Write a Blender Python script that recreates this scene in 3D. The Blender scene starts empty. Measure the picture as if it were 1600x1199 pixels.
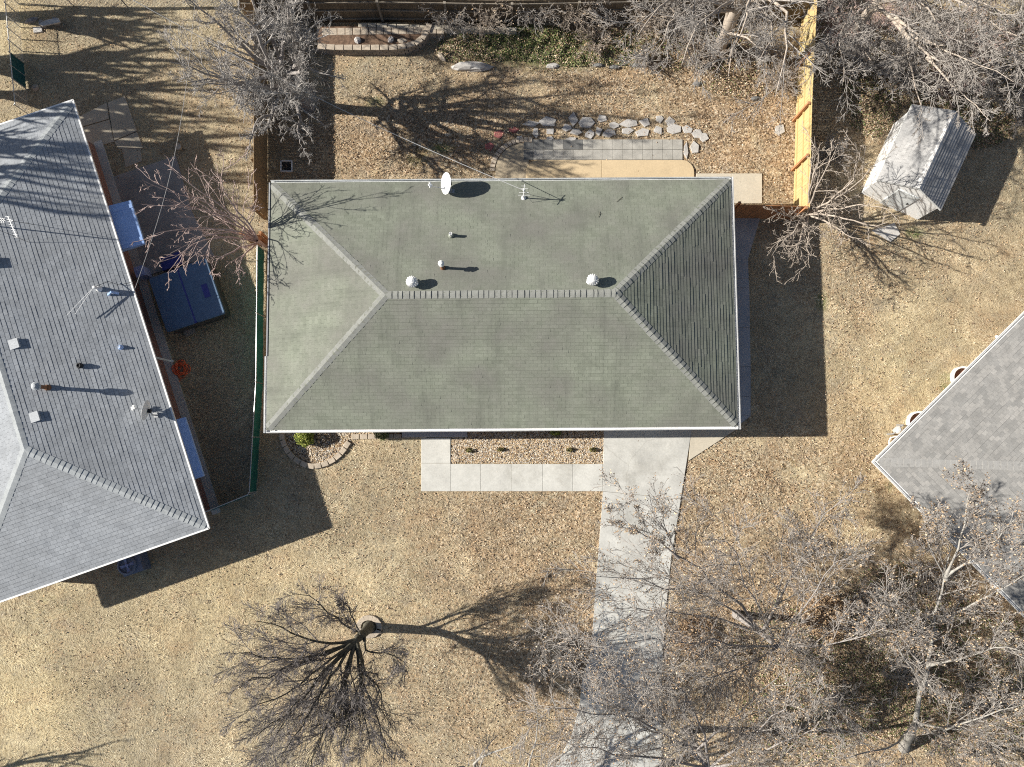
import bpy, math, random
import numpy as np
from mathutils import Vector, Matrix

# ------------------------------------------------------------------ camera, world, sun, exposure
random.seed(7); rng = np.random.default_rng(11)
scn = bpy.context.scene
COL = scn.collection
CAM_H = 32.0; F_PX = 1232.0; TILT = math.radians(4.5)
cd = bpy.data.cameras.new("camera"); cam = bpy.data.objects.new("camera", cd); COL.objects.link(cam)
cam.location = (0, 0, CAM_H); cam.rotation_euler = (TILT, 0, 0)
cd.sensor_width = 36.0; cd.lens = F_PX / 1600 * 36.0; cd.clip_end = 1000; cd.clip_start = 0.1
scn.camera = cam
SUNV = Vector((4.33, -0.24, -2.70)).normalized()          # the way the light travels
EL = math.asin(-SUNV.z); AZ = math.atan2(-SUNV.x, -SUNV.y)  # azimuth from +Y, clockwise
w = bpy.data.worlds.new("World"); scn.world = w; w.use_nodes = True
nt = w.node_tree; bgn = nt.nodes['Background']
sky = nt.nodes.new('ShaderNodeTexSky'); sky.sky_type = 'NISHITA'; sky.sun_disc = False
sky.sun_elevation = EL; sky.sun_rotation = AZ
nt.links.new(sky.outputs[0], bgn.inputs[0]); bgn.inputs[1].default_value = 0.05
sl = bpy.data.lights.new("sun", 'SUN'); sl.energy = 5.0; sl.angle = math.radians(0.5); sl.color = (1.0, 0.95, 0.86)
so = bpy.data.objects.new("sun", sl); COL.objects.link(so)
so.rotation_euler = SUNV.to_track_quat('-Z', 'Y').to_euler(); so.location = (-20, 0, 40)
scn.view_settings.view_transform = 'Standard'; scn.view_settings.look = 'None'
scn.view_settings.exposure = 0.72; scn.view_settings.gamma = 1
scn.cycles.use_denoising = False; scn.cycles.filter_width = 1.1; scn.cycles.use_adaptive_sampling = False; scn.cycles.max_bounces = 6

# ------------------------------------------------------------------ helpers
def P(px, py, z=0.0):
    """survey: the world point of a photo pixel whose height above the ground is z"""
    u = (px - 800) / F_PX; v = -(py - 599.5) / F_PX
    c, s = math.cos(TILT), math.sin(TILT)
    d = (u, v * c + s, v * s - c); k = (z - CAM_H) / d[2]
    return Vector((d[0] * k, d[1] * k, z))

def tag(o, label=None, cat=None, group=None, kind=None):
    if label: o['label'] = label
    if cat: o['category'] = cat
    if group: o['group'] = group
    if kind: o['kind'] = kind
    return o

OFF = {}
def thing(name, loc, label, cat, group=None):
    o = bpy.data.objects.new(name, None); COL.objects.link(o); o.empty_display_size = .3
    o.location = loc; OFF[o.name] = Vector(loc)
    return tag(o, label, cat, group)

class MB:
    """collects faces in world space; build() links them as one mesh object"""
    def __init__(s): s.v = []; s.f = []; s.uv = []; s.mi = []
    def face(s, pts, uv=None, m=0):
        b = len(s.v); s.v += [tuple(p) for p in pts]; s.f.append(tuple(range(b, b + len(pts))))
        s.uv.append(uv if uv else [(0, 0)] * len(pts)); s.mi.append(m)
    def idx(s, vs, fs, m=0):
        b = len(s.v); s.v += [tuple(p) for p in vs]
        for f in fs: s.f.append(tuple(b + i for i in f)); s.uv.append([(0, 0)] * len(f)); s.mi.append(m)
    def prism(s, poly, z0, z1, m=0, bev=0.0):
        """poly: list of (x,y) anticlockwise or clockwise; bev = chamfer of the top edge"""
        poly = [(p[0], p[1]) for p in poly]
        a = sum(poly[i][0] * poly[(i + 1) % len(poly)][1] - poly[(i + 1) % len(poly)][0] * poly[i][1] for i in range(len(poly)))
        if a < 0: poly = poly[::-1]
        n = len(poly); cx = sum(p[0] for p in poly) / n; cy = sum(p[1] for p in poly) / n
        if bev > 0:
            top = []
            for x, y in poly:
                d = math.hypot(x - cx, y - cy) or 1; k = max(0, (d - bev * 1.3) / d)
                top.append((cx + (x - cx) * k, cy + (y - cy) * k))
            vs = [(x, y, z0) for x, y in poly] + [(x, y, z1 - bev) for x, y in poly] + [(x, y, z1) for x, y in top]
            fs = [(i, (i + 1) % n, n + (i + 1) % n, n + i) for i in range(n)] + [(n + i, n + (i + 1) % n, 2 * n + (i + 1) % n, 2 * n + i) for i in range(n)]
            fs += [tuple(range(2 * n, 3 * n)), tuple(range(n - 1, -1, -1))]
        else:
            vs = [(x, y, z0) for x, y in poly] + [(x, y, z1) for x, y in poly]
            fs = [(i, (i + 1) % n, n + (i + 1) % n, n + i) for i in range(n)] + [tuple(range(n, 2 * n)), tuple(range(n - 1, -1, -1))]
        s.idx(vs, fs, m)
    def box(s, c, ax, ay, az, hx, hy, hz, m=0):
        c = Vector(c); ax = Vector(ax) * hx; ay = Vector(ay) * hy; az = Vector(az) * hz
        vs = [c + i * ax + j * ay + k * az for k in (-1, 1) for j in (-1, 1) for i in (-1, 1)]
        s.idx(vs, [(0, 2, 3, 1), (4, 5, 7, 6), (0, 1, 5, 4), (2, 6, 7, 3), (0, 4, 6, 2), (1, 3, 7, 5)], m)
    def bar(s, a, b, wd, ht, m=0):
        """box from a to b (centres of its ends), wd sideways, ht upwards"""
        a, b = Vector(a), Vector(b); d = b - a; L = d.length; d.normalize()
        up = Vector((0, 0, 1)) if abs(d.z) < .95 else Vector((0, 1, 0))
        sx = d.cross(up).normalized(); up = sx.cross(d)
        s.box((a + b) / 2, d, sx, up, L / 2, wd / 2, ht / 2, m)
    def tube(s, pts, r, n=8, m=0, cap=True):
        pts = [Vector(p) for p in pts]; rs = r if isinstance(r, (list, tuple)) else [r] * len(pts)
        b = len(s.v); prev = None
        for i, p in enumerate(pts):
            t = (pts[min(i + 1, len(pts) - 1)] - pts[max(i - 1, 0)]).normalized()
            ref = Vector((0, 0, 1)) if abs(t.z) < .9 else Vector((1, 0, 0))
            if prev is None: e1 = t.cross(ref).normalized()
            else: e1 = (prev - t * prev.dot(t)).normalized()
            prev = e1; e2 = t.cross(e1)
            for k in range(n):
                a = 2 * math.pi * k / n; s.v.append(tuple(p + (e1 * math.cos(a) + e2 * math.sin(a)) * rs[i]))
        for i in range(len(pts) - 1):
            for k in range(n):
                s.f.append((b + i * n + k, b + i * n + (k + 1) % n, b + (i + 1) * n + (k + 1) % n, b + (i + 1) * n + k)); s.uv.append([(0, 0)] * 4); s.mi.append(m)
        if cap:
            s.f.append(tuple(b + k for k in range(n))[::-1]); s.uv.append([(0, 0)] * n); s.mi.append(m)
            e = b + (len(pts) - 1) * n; s.f.append(tuple(e + k for k in range(n))); s.uv.append([(0, 0)] * n); s.mi.append(m)
    def lathe(s, c, prof, n=20, axis=Vector((0, 0, 1)), m=0):
        """prof: (radius, height) from bottom to top about axis through c"""
        c = Vector(c); q = Vector(axis).to_track_quat('Z', 'Y'); b = len(s.v)
        for r, h in prof:
            for k in range(n):
                a = 2 * math.pi * k / n; s.v.append(tuple(c + q @ Vector((r * math.cos(a), r * math.sin(a), h))))
        for i in range(len(prof) - 1):
            for k in range(n):
                s.f.append((b + i * n + k, b + i * n + (k + 1) % n, b + (i + 1) * n + (k + 1) % n, b + (i + 1) * n + k)); s.uv.append([(0, 0)] * 4); s.mi.append(m)
    def build(s, name, mats, parent=None, loc=None, smooth=False):
        me = bpy.data.meshes.new(name)
        off = OFF[parent.name] if parent is not None else (Vector(loc) if loc is not None else Vector((0, 0, 0)))
        me.from_pydata([(v[0] - off.x, v[1] - off.y, v[2] - off.z) for v in s.v], [], s.f)
        uvl = me.uv_layers.new(name="UVMap"); flat = []
        for u in s.uv:
            for q in u: flat += [q[0], q[1]]
        uvl.data.foreach_set('uv', flat)
        for mm in (mats if isinstance(mats, (list, tuple)) else [mats]): me.materials.append(mm)
        me.polygons.foreach_set('material_index', s.mi)
        if smooth: me.polygons.foreach_set('use_smooth', [True] * len(s.f))
        me.update()
        o = bpy.data.objects.new(name, me); COL.objects.link(o)
        if parent is not None: o.parent = parent; OFF[o.name] = off
        else:
            o.location = off; OFF[o.name] = off
        return o

def npmesh(name, V, F, mats, parent=None, loc=None, mi=None, col=None, smooth=False):
    """V (n,3), F (m,4) or (m,3) arrays in world space -> object"""
    off = OFF[parent.name] if parent is not None else (Vector(loc) if loc is not None else Vector((0, 0, 0)))
    V = np.asarray(V, np.float32) - np.array(off, np.float32); F = np.asarray(F, np.int32); k = F.shape[1]
    me = bpy.data.meshes.new(name); me.vertices.add(len(V)); me.vertices.foreach_set('co', V.ravel())
    me.loops.add(F.size); me.loops.foreach_set('vertex_index', F.ravel())
    me.polygons.add(len(F)); me.polygons.foreach_set('loop_start', np.arange(0, F.size, k, dtype=np.int32))
    me.polygons.foreach_set('loop_total', np.full(len(F), k, np.int32))
    for mm in (mats if isinstance(mats, (list, tuple)) else [mats]): me.materials.append(mm)
    if mi is not None: me.polygons.foreach_set('material_index', np.asarray(mi, np.int32))
    if col is not None:
        at = me.color_attributes.new('tone', 'FLOAT_COLOR', 'POINT')
        at.data.foreach_set('color', np.asarray(col, np.float32).ravel())
    if smooth: me.polygons.foreach_set('use_smooth', np.ones(len(F), bool))
    me.update(calc_edges=True)
    o = bpy.data.objects.new(name, me); COL.objects.link(o)
    if parent is not None: o.parent = parent
    else: o.location = off
    OFF[o.name] = off
    return o

# ------------------------------------------------------------------ materials
def newmat(name, rough=.85, spec=.3):
    m = bpy.data.materials.new(name); m.use_nodes = True; n = m.node_tree.nodes; b = n['Principled BSDF']
    b.inputs['Roughness'].default_value = rough; b.inputs['Specular IOR Level'].default_value = spec
    return m, n, m.node_tree.links, b
def ramp(n, stops):
    r = n.new('ShaderNodeValToRGB'); e = r.color_ramp.elements
    while len(e) < len(stops): e.new(.5)
    for i, (p, c) in enumerate(stops): e[i].position = p; e[i].color = (*c, 1)
    return r
def noise(n, l, scale, det=3, rough=.6, vec=None, dim='3D'):
    t = n.new('ShaderNodeTexNoise'); t.inputs['Scale'].default_value = scale; t.inputs['Detail'].default_value = det; t.inputs['Roughness'].default_value = rough
    if vec is not None: l.new(vec, t.inputs['Vector'])
    return t
def mix(n, l, a, b, fac, mode='MIX'):
    x = n.new('ShaderNodeMix'); x.data_type = 'RGBA'; x.blend_type = mode; x.clamp_factor = True
    for s, v in ((6, a), (7, b), (0, fac)):
        if hasattr(v, 'links'): l.new(v, x.inputs[s])
        elif isinstance(v, tuple): x.inputs[s].default_value = (*v, 1)
        else: x.inputs[s].default_value = v
    return x.outputs[2]
def bump(n, l, b, h, st=.3, dist=.02):
    u = n.new('ShaderNodeBump'); u.inputs['Strength'].default_value = st; u.inputs['Distance'].default_value = dist
    l.new(h, u.inputs['Height']); l.new(u.outputs[0], b.inputs['Normal']); return u
def gpos(n): return n.new('ShaderNodeNewGeometry').outputs['Position']

def simple(name, c, var=.25, scale=6, rough=.8, bst=.15, fine=60, spec=.3, metal=0):
    """one base colour with blotches and fine grain"""
    m, n, l, b = newmat(name, rough, spec); g = gpos(n)
    b.inputs['Metallic'].default_value = metal
    lo = tuple(x * (1 - var) for x in c); hi = tuple(min(1, x * (1 + var)) for x in c)
    t = noise(n, l, scale, 5, .65, g); r = ramp(n, [(.3, lo), (.7, hi)]); l.new(t.outputs[0], r.inputs[0])
    t2 = noise(n, l, fine, 2, .6, g); r2 = ramp(n, [(.3, (.8,) * 3), (.7, (1.15,) * 3)]); l.new(t2.outputs[0], r2.inputs[0])
    l.new(mix(n, l, r.outputs[0], r2.outputs[0], 1.0, 'MULTIPLY'), b.inputs['Base Color'])
    if bst: bump(n, l, b, t2.outputs[0], bst, .01)
    return m

def shingle(name, c1, c2, slot, stain, stain_amt=.5, stain_scale=.35, row=.13, tab=.30, streak=None):
    m, n, l, b = newmat(name, .9, .2); uv = n.new('ShaderNodeUVMap').outputs[0]; g = gpos(n)
    br = n.new('ShaderNodeTexBrick'); l.new(uv, br.inputs['Vector']); br.offset = .5
    br.inputs['Color1'].default_value = (*c1, 1); br.inputs['Color2'].default_value = (*c2, 1); br.inputs['Mortar'].default_value = (*slot, 1)
    for k, v in (('Scale', 1), ('Mortar Size', .006), ('Mortar Smooth', .3), ('Bias', 0), ('Brick Width', tab), ('Row Height', row)): br.inputs[k].default_value = v
    t = noise(n, l, stain_scale, 6, .62, g); r = ramp(n, [(.38, (0,) * 3), (.66, (1,) * 3)]); l.new(t.outputs[0], r.inputs[0])
    mu = n.new('ShaderNodeMath'); mu.operation = 'MULTIPLY'; mu.inputs[1].default_value = stain_amt; l.new(r.outputs[0], mu.inputs[0])
    col = mix(n, l, br.outputs[0], stain, mu.outputs[0])
    t3 = noise(n, l, 2.2, 5, .7, g); r3 = ramp(n, [(.3, (.82,) * 3), (.7, (1.12,) * 3)]); l.new(t3.outputs[0], r3.inputs[0])
    col = mix(n, l, col, r3.outputs[0], 1.0, 'MULTIPLY')
    t2 = noise(n, l, 45, 3, .7, g); r2 = ramp(n, [(.28, (.72,) * 3), (.72, (1.25,) * 3)]); l.new(t2.outputs[0], r2.inputs[0])
    col = mix(n, l, col, r2.outputs[0], 1.0, 'MULTIPLY')
    if streak:      # dark algae streaks running down the slope
        mp = n.new('ShaderNodeMapping'); mp.inputs['Scale'].default_value = (1.1, .16, 1); l.new(uv, mp.inputs['Vector'])
        t4 = noise(n, l, 1.3, 5, .7, mp.outputs[0]); r4 = ramp(n, [(.5, (0,) * 3), (.75, (1,) * 3)]); l.new(t4.outputs[0], r4.inputs[0])
        m4 = n.new('ShaderNodeMath'); m4.operation = 'MULTIPLY'; m4.inputs[1].default_value = .55; l.new(r4.outputs[0], m4.inputs[0])
        col = mix(n, l, col, streak, m4.outputs[0])
    l.new(col, b.inputs['Base Color']); bump(n, l, b, t2.outputs[0], .35, .006)
    return m

def brickmat(name, c1, c2, mortar, bw=.21, rh=.075):
    m, n, l, b = newmat(name, .9); uv = n.new('ShaderNodeUVMap').outputs[0]
    br = n.new('ShaderNodeTexBrick'); l.new(uv, br.inputs['Vector'])
    br.inputs['Color1'].default_value = (*c1, 1); br.inputs['Color2'].default_value = (*c2, 1); br.inputs['Mortar'].default_value = (*mortar, 1)
    for k, v in (('Scale', 1), ('Mortar Size', .008), ('Brick Width', bw), ('Row Height', rh)): br.inputs[k].default_value = v
    l.new(br.outputs[0], b.inputs['Base Color']); bump(n, l, b, br.outputs[1], -.4, .01)
    return m

def barkmat(name, c, dark, sc=8):
    m, n, l, b = newmat(name, .9, .2); g = gpos(n)
    t = noise(n, l, sc, 5, .7, g); r = ramp(n, [(.32, dark), (.68, c)]); l.new(t.outputs[0], r.inputs[0])
    l.new(r.outputs[0], b.inputs['Base Color']); bump(n, l, b, t.outputs[0], .5, .02)
    return m

def tonemat(name, rough=.8, trans=0.0):
    """colour carried per leaf in the mesh's own 'tone' attribute (each leaf's own hue)"""
    m, n, l, b = newmat(name, rough, .25); a = n.new('ShaderNodeVertexColor'); a.layer_name = 'tone'
    l.new(a.outputs[0], b.inputs['Base Color'])
    return m

def concrete(name, c, var=.12, worn=False):
    m, n, l, b = newmat(name, .85, .3); g = gpos(n)
    t = noise(n, l, .9, 6, .65, g); r = ramp(n, [(.3, tuple(x * (1 - var) for x in c)), (.7, tuple(x * (1 + var) for x in c))]); l.new(t.outputs[0], r.inputs[0])
    t2 = noise(n, l, 14, 6, .75, g); r2 = ramp(n, [(.25, (.84,) * 3), (.6, (1.05,) * 3)]); l.new(t2.outputs[0], r2.inputs[0])
    col = mix(n, l, r.outputs[0], r2.outputs[0], 1.0, 'MULTIPLY')
    v = n.new('ShaderNodeTexVoronoi'); v.inputs['Scale'].default_value = 2.3; l.new(g, v.inputs['Vector'])
    r3 = ramp(n, [(.02, (.55, .5, .45)), (.07, (1, 1, 1))]); l.new(v.outputs['Distance'], r3.inputs[0])
    col = mix(n, l, col, r3.outputs[0], .6, 'MULTIPLY')
    if worn:     # hairline cracks, faint oil and tyre darkening, pale efflorescence
        dn = noise(n, l, 1.4, 5, .7, g); vm = n.new('ShaderNodeVectorMath'); vm.operation = 'MULTIPLY_ADD'; l.new(dn.outputs['Color'], vm.inputs[0]); vm.inputs[1].default_value = (.5, .5, 0); l.new(g, vm.inputs[2])
        vc = n.new('ShaderNodeTexVoronoi'); vc.feature = 'DISTANCE_TO_EDGE'; vc.inputs['Scale'].default_value = .33; l.new(vm.outputs[0], vc.inputs['Vector'])
        rc_ = ramp(n, [(.0, (.45, .43, .40)), (.006, (1, 1, 1))]); l.new(vc.outputs['Distance'], rc_.inputs[0]); col = mix(n, l, col, rc_.outputs[0], .3 if worn == 1 else 0.0, 'MULTIPLY')
        s_ = noise(n, l, .55, 5, .7, vm.outputs[0]); rs = ramp(n, [(.52, (1, 1, 1)), (.72, (.74, .73, .71))]); l.new(s_.outputs[0], rs.inputs[0]); col = mix(n, l, col, rs.outputs[0], 1.0, 'MULTIPLY')
        e_ = noise(n, l, 1.1, 7, .75, vm.outputs[0]); re_ = ramp(n, [(.60, (0, 0, 0)), (.66, (.6, .6, .6))]); l.new(e_.outputs[0], re_.inputs[0]); col = mix(n, l, col, (.62, .615, .59), re_.outputs[0])
    l.new(col, b.inputs['Base Color']); bump(n, l, b, t2.outputs[0], .15, .005)
    return m

def woodmat(name, c, var=.3, grey=None):
    """weathered boards: grain stretched along z, board-to-board tone"""
    m, n, l, b = newmat(name, .85, .2); g = gpos(n)
    mp = n.new('ShaderNodeMapping'); mp.inputs['Scale'].default_value = (7, 7, .8); l.new(g, mp.inputs['Vector'])
    t = noise(n, l, 1.6, 5, .7, mp.outputs[0]); r = ramp(n, [(.3, tuple(x * (1 - var) for x in c)), (.7, tuple(x * (1 + var) for x in c))]); l.new(t.outputs[0], r.inputs[0])
    col = r.outputs[0]
    if grey:
        t2 = noise(n, l, 1.1, 4, .6, g); r2 = ramp(n, [(.4, (0,) * 3), (.6, (1,) * 3)]); l.new(t2.outputs[0], r2.inputs[0])
        col = mix(n, l, col, grey, r2.outputs[0])
    l.new(col, b.inputs['Base Color']); bump(n, l, b, t.outputs[0], .3, .01)
    return m

M = {}
M['roof_green'] = shingle('mossy_green_shingle', (.248, .266, .214), (.214, .231, .184), (.12, .132, .105), (.17, .165, .15), .8, .55, streak=(.095, .10, .085))
M['cap_green'] = simple('cap_shingle_grey', (.25, .255, .235), .15, 3, .9, .3, 50)
M['roof_left'] = shingle('grey_shingle', (.375, .395, .42), (.32, .34, .365), (.125, .13, .14), (.28, .29, .30), .5, .35, tab=.25, row=.15)
M['cap_left'] = simple('cap_shingle_cool', (.36, .38, .39), .12, 3, .9, .3, 50)
M['roof_right'] = shingle('pale_architectural_shingle', (.315, .305, .29), (.225, .222, .215), (.17, .17, .17), (.25, .245, .235), .3, .6, row=.14, tab=.22)
M['roof_shed'] = shingle('worn_shed_shingle', (.46, .45, .44), (.36, .355, .35), (.15, .15, .15), (.30, .30, .30), .6, 1.0, row=.14, tab=.3)
M['cap_pale'] = simple('cap_shingle_pale', (.29, .285, .275), .1, 3, .9, .2, 50)
M['white'] = simple('white_paint', (.78, .78, .77), .05, 4, .45, .03, 30, .5)
M['white_dirty'] = simple('weathered_white', (.58, .60, .60), .15, 3, .55, .05, 30, .5)
M['grey_metal'] = simple('grey_metal', (.38, .39, .40), .15, 5, .45, .05, 40, .5, .3)
M['galv'] = simple('galvanised_metal', (.55, .56, .57), .12, 8, .4, .05, 40, .6, .6)
M['black'] = simple('black_plastic', (.02, .02, .022), .2, 8, .5)
M['rust'] = simple('rusty_flue', (.22, .11, .06), .3, 12, .8)
M['brick'] = brickmat('red_brick', (.30, .115, .075), (.24, .085, .055), (.38, .35, .32))
M['brick_tan'] = brickmat('tan_brick', (.36, .26, .19), (.3, .2, .15), (.4, .37, .33))
M['conc'] = concrete('pale_concrete', (.54, .535, .50), .14, 2)
M['conc_drive'] = concrete('driveway_concrete', (.49, .485, .455), .2, 1)
M['conc_cream'] = concrete('cream_concrete', (.52, .47, .38))
M['conc_old'] = concrete('old_concrete', (.42, .37, .29), .2)
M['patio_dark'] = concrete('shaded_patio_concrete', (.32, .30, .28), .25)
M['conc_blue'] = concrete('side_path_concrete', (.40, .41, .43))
M['tan_patio'] = concrete('tan_patio', (.56, .44, .28), .1)
M['paver'] = simple('grey_paver', (.38, .365, .33), .2, 2.5, .9, .2, 40)
M['paver_dark'] = simple('dark_paver', (.16, .16, .155), .2, 2.5, .9, .2, 40)
M['flag'] = simple('flagstone', (.46, .44, .415), .2, 2, .9, .25, 25)
M['flag_red'] = simple('red_flagstone', (.36, .13, .12), .25, 3, .9, .25, 25)
M['block'] = simple('tan_block', (.46, .39, .31), .2, 3, .9, .3, 30)
M['block_grey'] = simple('wall_block', (.30, .27, .24), .25, 3, .9, .3, 30)
M['rock'] = simple('pale_rock', (.48, .45, .43), .15, 5, .9, .4, 20)
M['wood_new'] = woodmat('new_cedar', (.55, .40, .19), .25, (.50, .40, .20))
M['wood_brown'] = woodmat('stained_cedar', (.40, .20, .10), .3)
M['wood_old'] = woodmat('weathered_fence_wood', (.17, .135, .095), .35)
M['wood_rail'] = woodmat('weathered_rail_wood', (.24, .21, .17), .3)
M['wood_left'] = woodmat('brown_fence_wood', (.30, .21, .12), .3)
M['green_mesh'] = simple('green_privacy_mesh', (.015, .12, .10), .3, 3, .7, .1, 40)
M['teal_mesh'] = simple('teal_privacy_mesh', (.015, .09, .10), .3, 3, .7, .1, 40)
M['spa_cover'] = simple('blue_vinyl', (.085, .15, .25), .15, 2.5, .5, .08, 30, .5)
M['spa_side'] = simple('spa_cabinet', (.10, .09, .085), .2, 3, .6)
M['awning'] = simple('pale_blue_aluminium', (.36, .52, .86), .06, 2, .35, .02, 30, .5)
M['blue_box'] = simple('blue_plastic', (.35, .42, .68), .1, 4, .5)
M['navy'] = simple('navy_plastic', (.05, .06, .26), .2, 4, .5)
M['ac'] = simple('ac_cabinet', (.17, .20, .27), .12, 4, .5)
M['hose'] = simple('orange_cord', (.95, .20, .08), .1, 10, .5, 0)
M['soil'] = simple('soil', (.10, .075, .055), .4, 5, .95, .6, 30)
M['mulch'] = simple('mulch', (.17, .11, .075), .5, 9, .95, .8, 35)
M['stone_leaf'] = tonemat('gravel_stone', .85)
M['leaf'] = tonemat('dry_leaf', .75)
M['evergreen'] = tonemat('evergreen_leaf', .6)
M['grass_blade'] = tonemat('dry_grass_blade', .8)
M['bark_grey'] = barkmat('bark_grey', (.40, .37, .35), (.20, .18, .17))
M['bark_twig'] = barkmat('twig_grey', (.45, .415, .38), (.22, .20, .185))
M['bark_dark'] = barkmat('bark_dark', (.17, .16, .125), (.055, .05, .04))
M['twig_dark'] = barkmat('twig_dark', (.33, .30, .29), (.16, .145, .14))
M['shed_cap'] = simple('pale_shed_cap', (.62, .61, .60), .12, 3, .9, .2, 40)
M['bark_pink'] = barkmat('twig_reddish', (.58, .46, .42), (.36, .26, .23))
M['vent_grey'] = simple('grey_vent_paint', (.42, .44, .46), .1, 4, .5, .03, 30)
M['flash'] = simple('painted_flashing', (.24, .26, .22), .2, 8, .7, .05, 30)
M['twig_silver'] = barkmat('twig_silver', (.50, .47, .44), (.27, .25, .235))
M['bark_tan'] = barkmat('twig_tan', (.52, .45, .38), (.28, .235, .195))
M['bark_pale'] = barkmat('bark_pale', (.44, .42, .385), (.25, .235, .21))
M['glass'] = simple('dark_glass', (.05, .06, .07), .1, 3, .1, 0, 30, .8)
M['cable'] = simple('grey_cable', (.45, .45, .45), .05, 3, .5, 0)
# ------------------------------------------------------------------ the setting: ground
# ground colour zones, given at their real places (centre pixel, radius in metres, leaf, green, pale, dark)
ZONES = [  # px, py, rx, ry (m), channel, strength
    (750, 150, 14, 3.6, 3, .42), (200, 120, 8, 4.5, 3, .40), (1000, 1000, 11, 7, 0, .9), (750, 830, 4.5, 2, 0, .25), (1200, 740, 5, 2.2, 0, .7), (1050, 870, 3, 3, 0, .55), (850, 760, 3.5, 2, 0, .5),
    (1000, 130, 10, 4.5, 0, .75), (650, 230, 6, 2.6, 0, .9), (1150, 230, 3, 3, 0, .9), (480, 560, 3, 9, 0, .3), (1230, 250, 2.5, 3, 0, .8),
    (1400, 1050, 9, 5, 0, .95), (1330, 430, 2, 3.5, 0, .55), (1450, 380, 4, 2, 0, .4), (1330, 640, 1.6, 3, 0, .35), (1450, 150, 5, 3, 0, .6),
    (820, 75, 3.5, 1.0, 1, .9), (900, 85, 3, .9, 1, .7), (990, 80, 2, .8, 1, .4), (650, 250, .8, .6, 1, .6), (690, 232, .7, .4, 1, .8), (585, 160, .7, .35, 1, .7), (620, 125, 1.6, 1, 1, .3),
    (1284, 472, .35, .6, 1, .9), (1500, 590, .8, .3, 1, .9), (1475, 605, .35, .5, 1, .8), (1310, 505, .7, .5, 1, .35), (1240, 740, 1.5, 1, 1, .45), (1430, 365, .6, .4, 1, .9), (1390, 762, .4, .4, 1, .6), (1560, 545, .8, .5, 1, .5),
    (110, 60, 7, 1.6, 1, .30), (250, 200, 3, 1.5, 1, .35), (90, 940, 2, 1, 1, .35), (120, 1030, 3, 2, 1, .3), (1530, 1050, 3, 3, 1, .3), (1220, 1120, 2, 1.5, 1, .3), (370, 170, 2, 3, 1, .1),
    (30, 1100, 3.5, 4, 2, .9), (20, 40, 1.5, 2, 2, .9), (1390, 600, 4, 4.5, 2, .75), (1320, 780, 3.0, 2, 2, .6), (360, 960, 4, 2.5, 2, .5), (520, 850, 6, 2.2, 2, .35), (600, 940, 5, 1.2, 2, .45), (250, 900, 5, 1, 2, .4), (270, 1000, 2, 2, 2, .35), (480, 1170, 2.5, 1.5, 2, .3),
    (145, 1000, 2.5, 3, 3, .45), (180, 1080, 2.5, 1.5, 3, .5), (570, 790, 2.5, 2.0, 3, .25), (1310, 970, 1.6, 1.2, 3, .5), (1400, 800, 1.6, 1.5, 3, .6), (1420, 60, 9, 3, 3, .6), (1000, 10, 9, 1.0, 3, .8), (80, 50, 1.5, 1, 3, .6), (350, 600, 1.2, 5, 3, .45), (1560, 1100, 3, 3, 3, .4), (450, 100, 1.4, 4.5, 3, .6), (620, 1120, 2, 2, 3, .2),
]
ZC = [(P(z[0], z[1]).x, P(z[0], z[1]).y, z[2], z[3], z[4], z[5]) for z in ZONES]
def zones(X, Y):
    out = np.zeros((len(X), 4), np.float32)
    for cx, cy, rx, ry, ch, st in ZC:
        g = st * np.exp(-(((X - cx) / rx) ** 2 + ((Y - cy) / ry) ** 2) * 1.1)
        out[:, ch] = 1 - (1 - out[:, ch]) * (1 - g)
    return out

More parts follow.
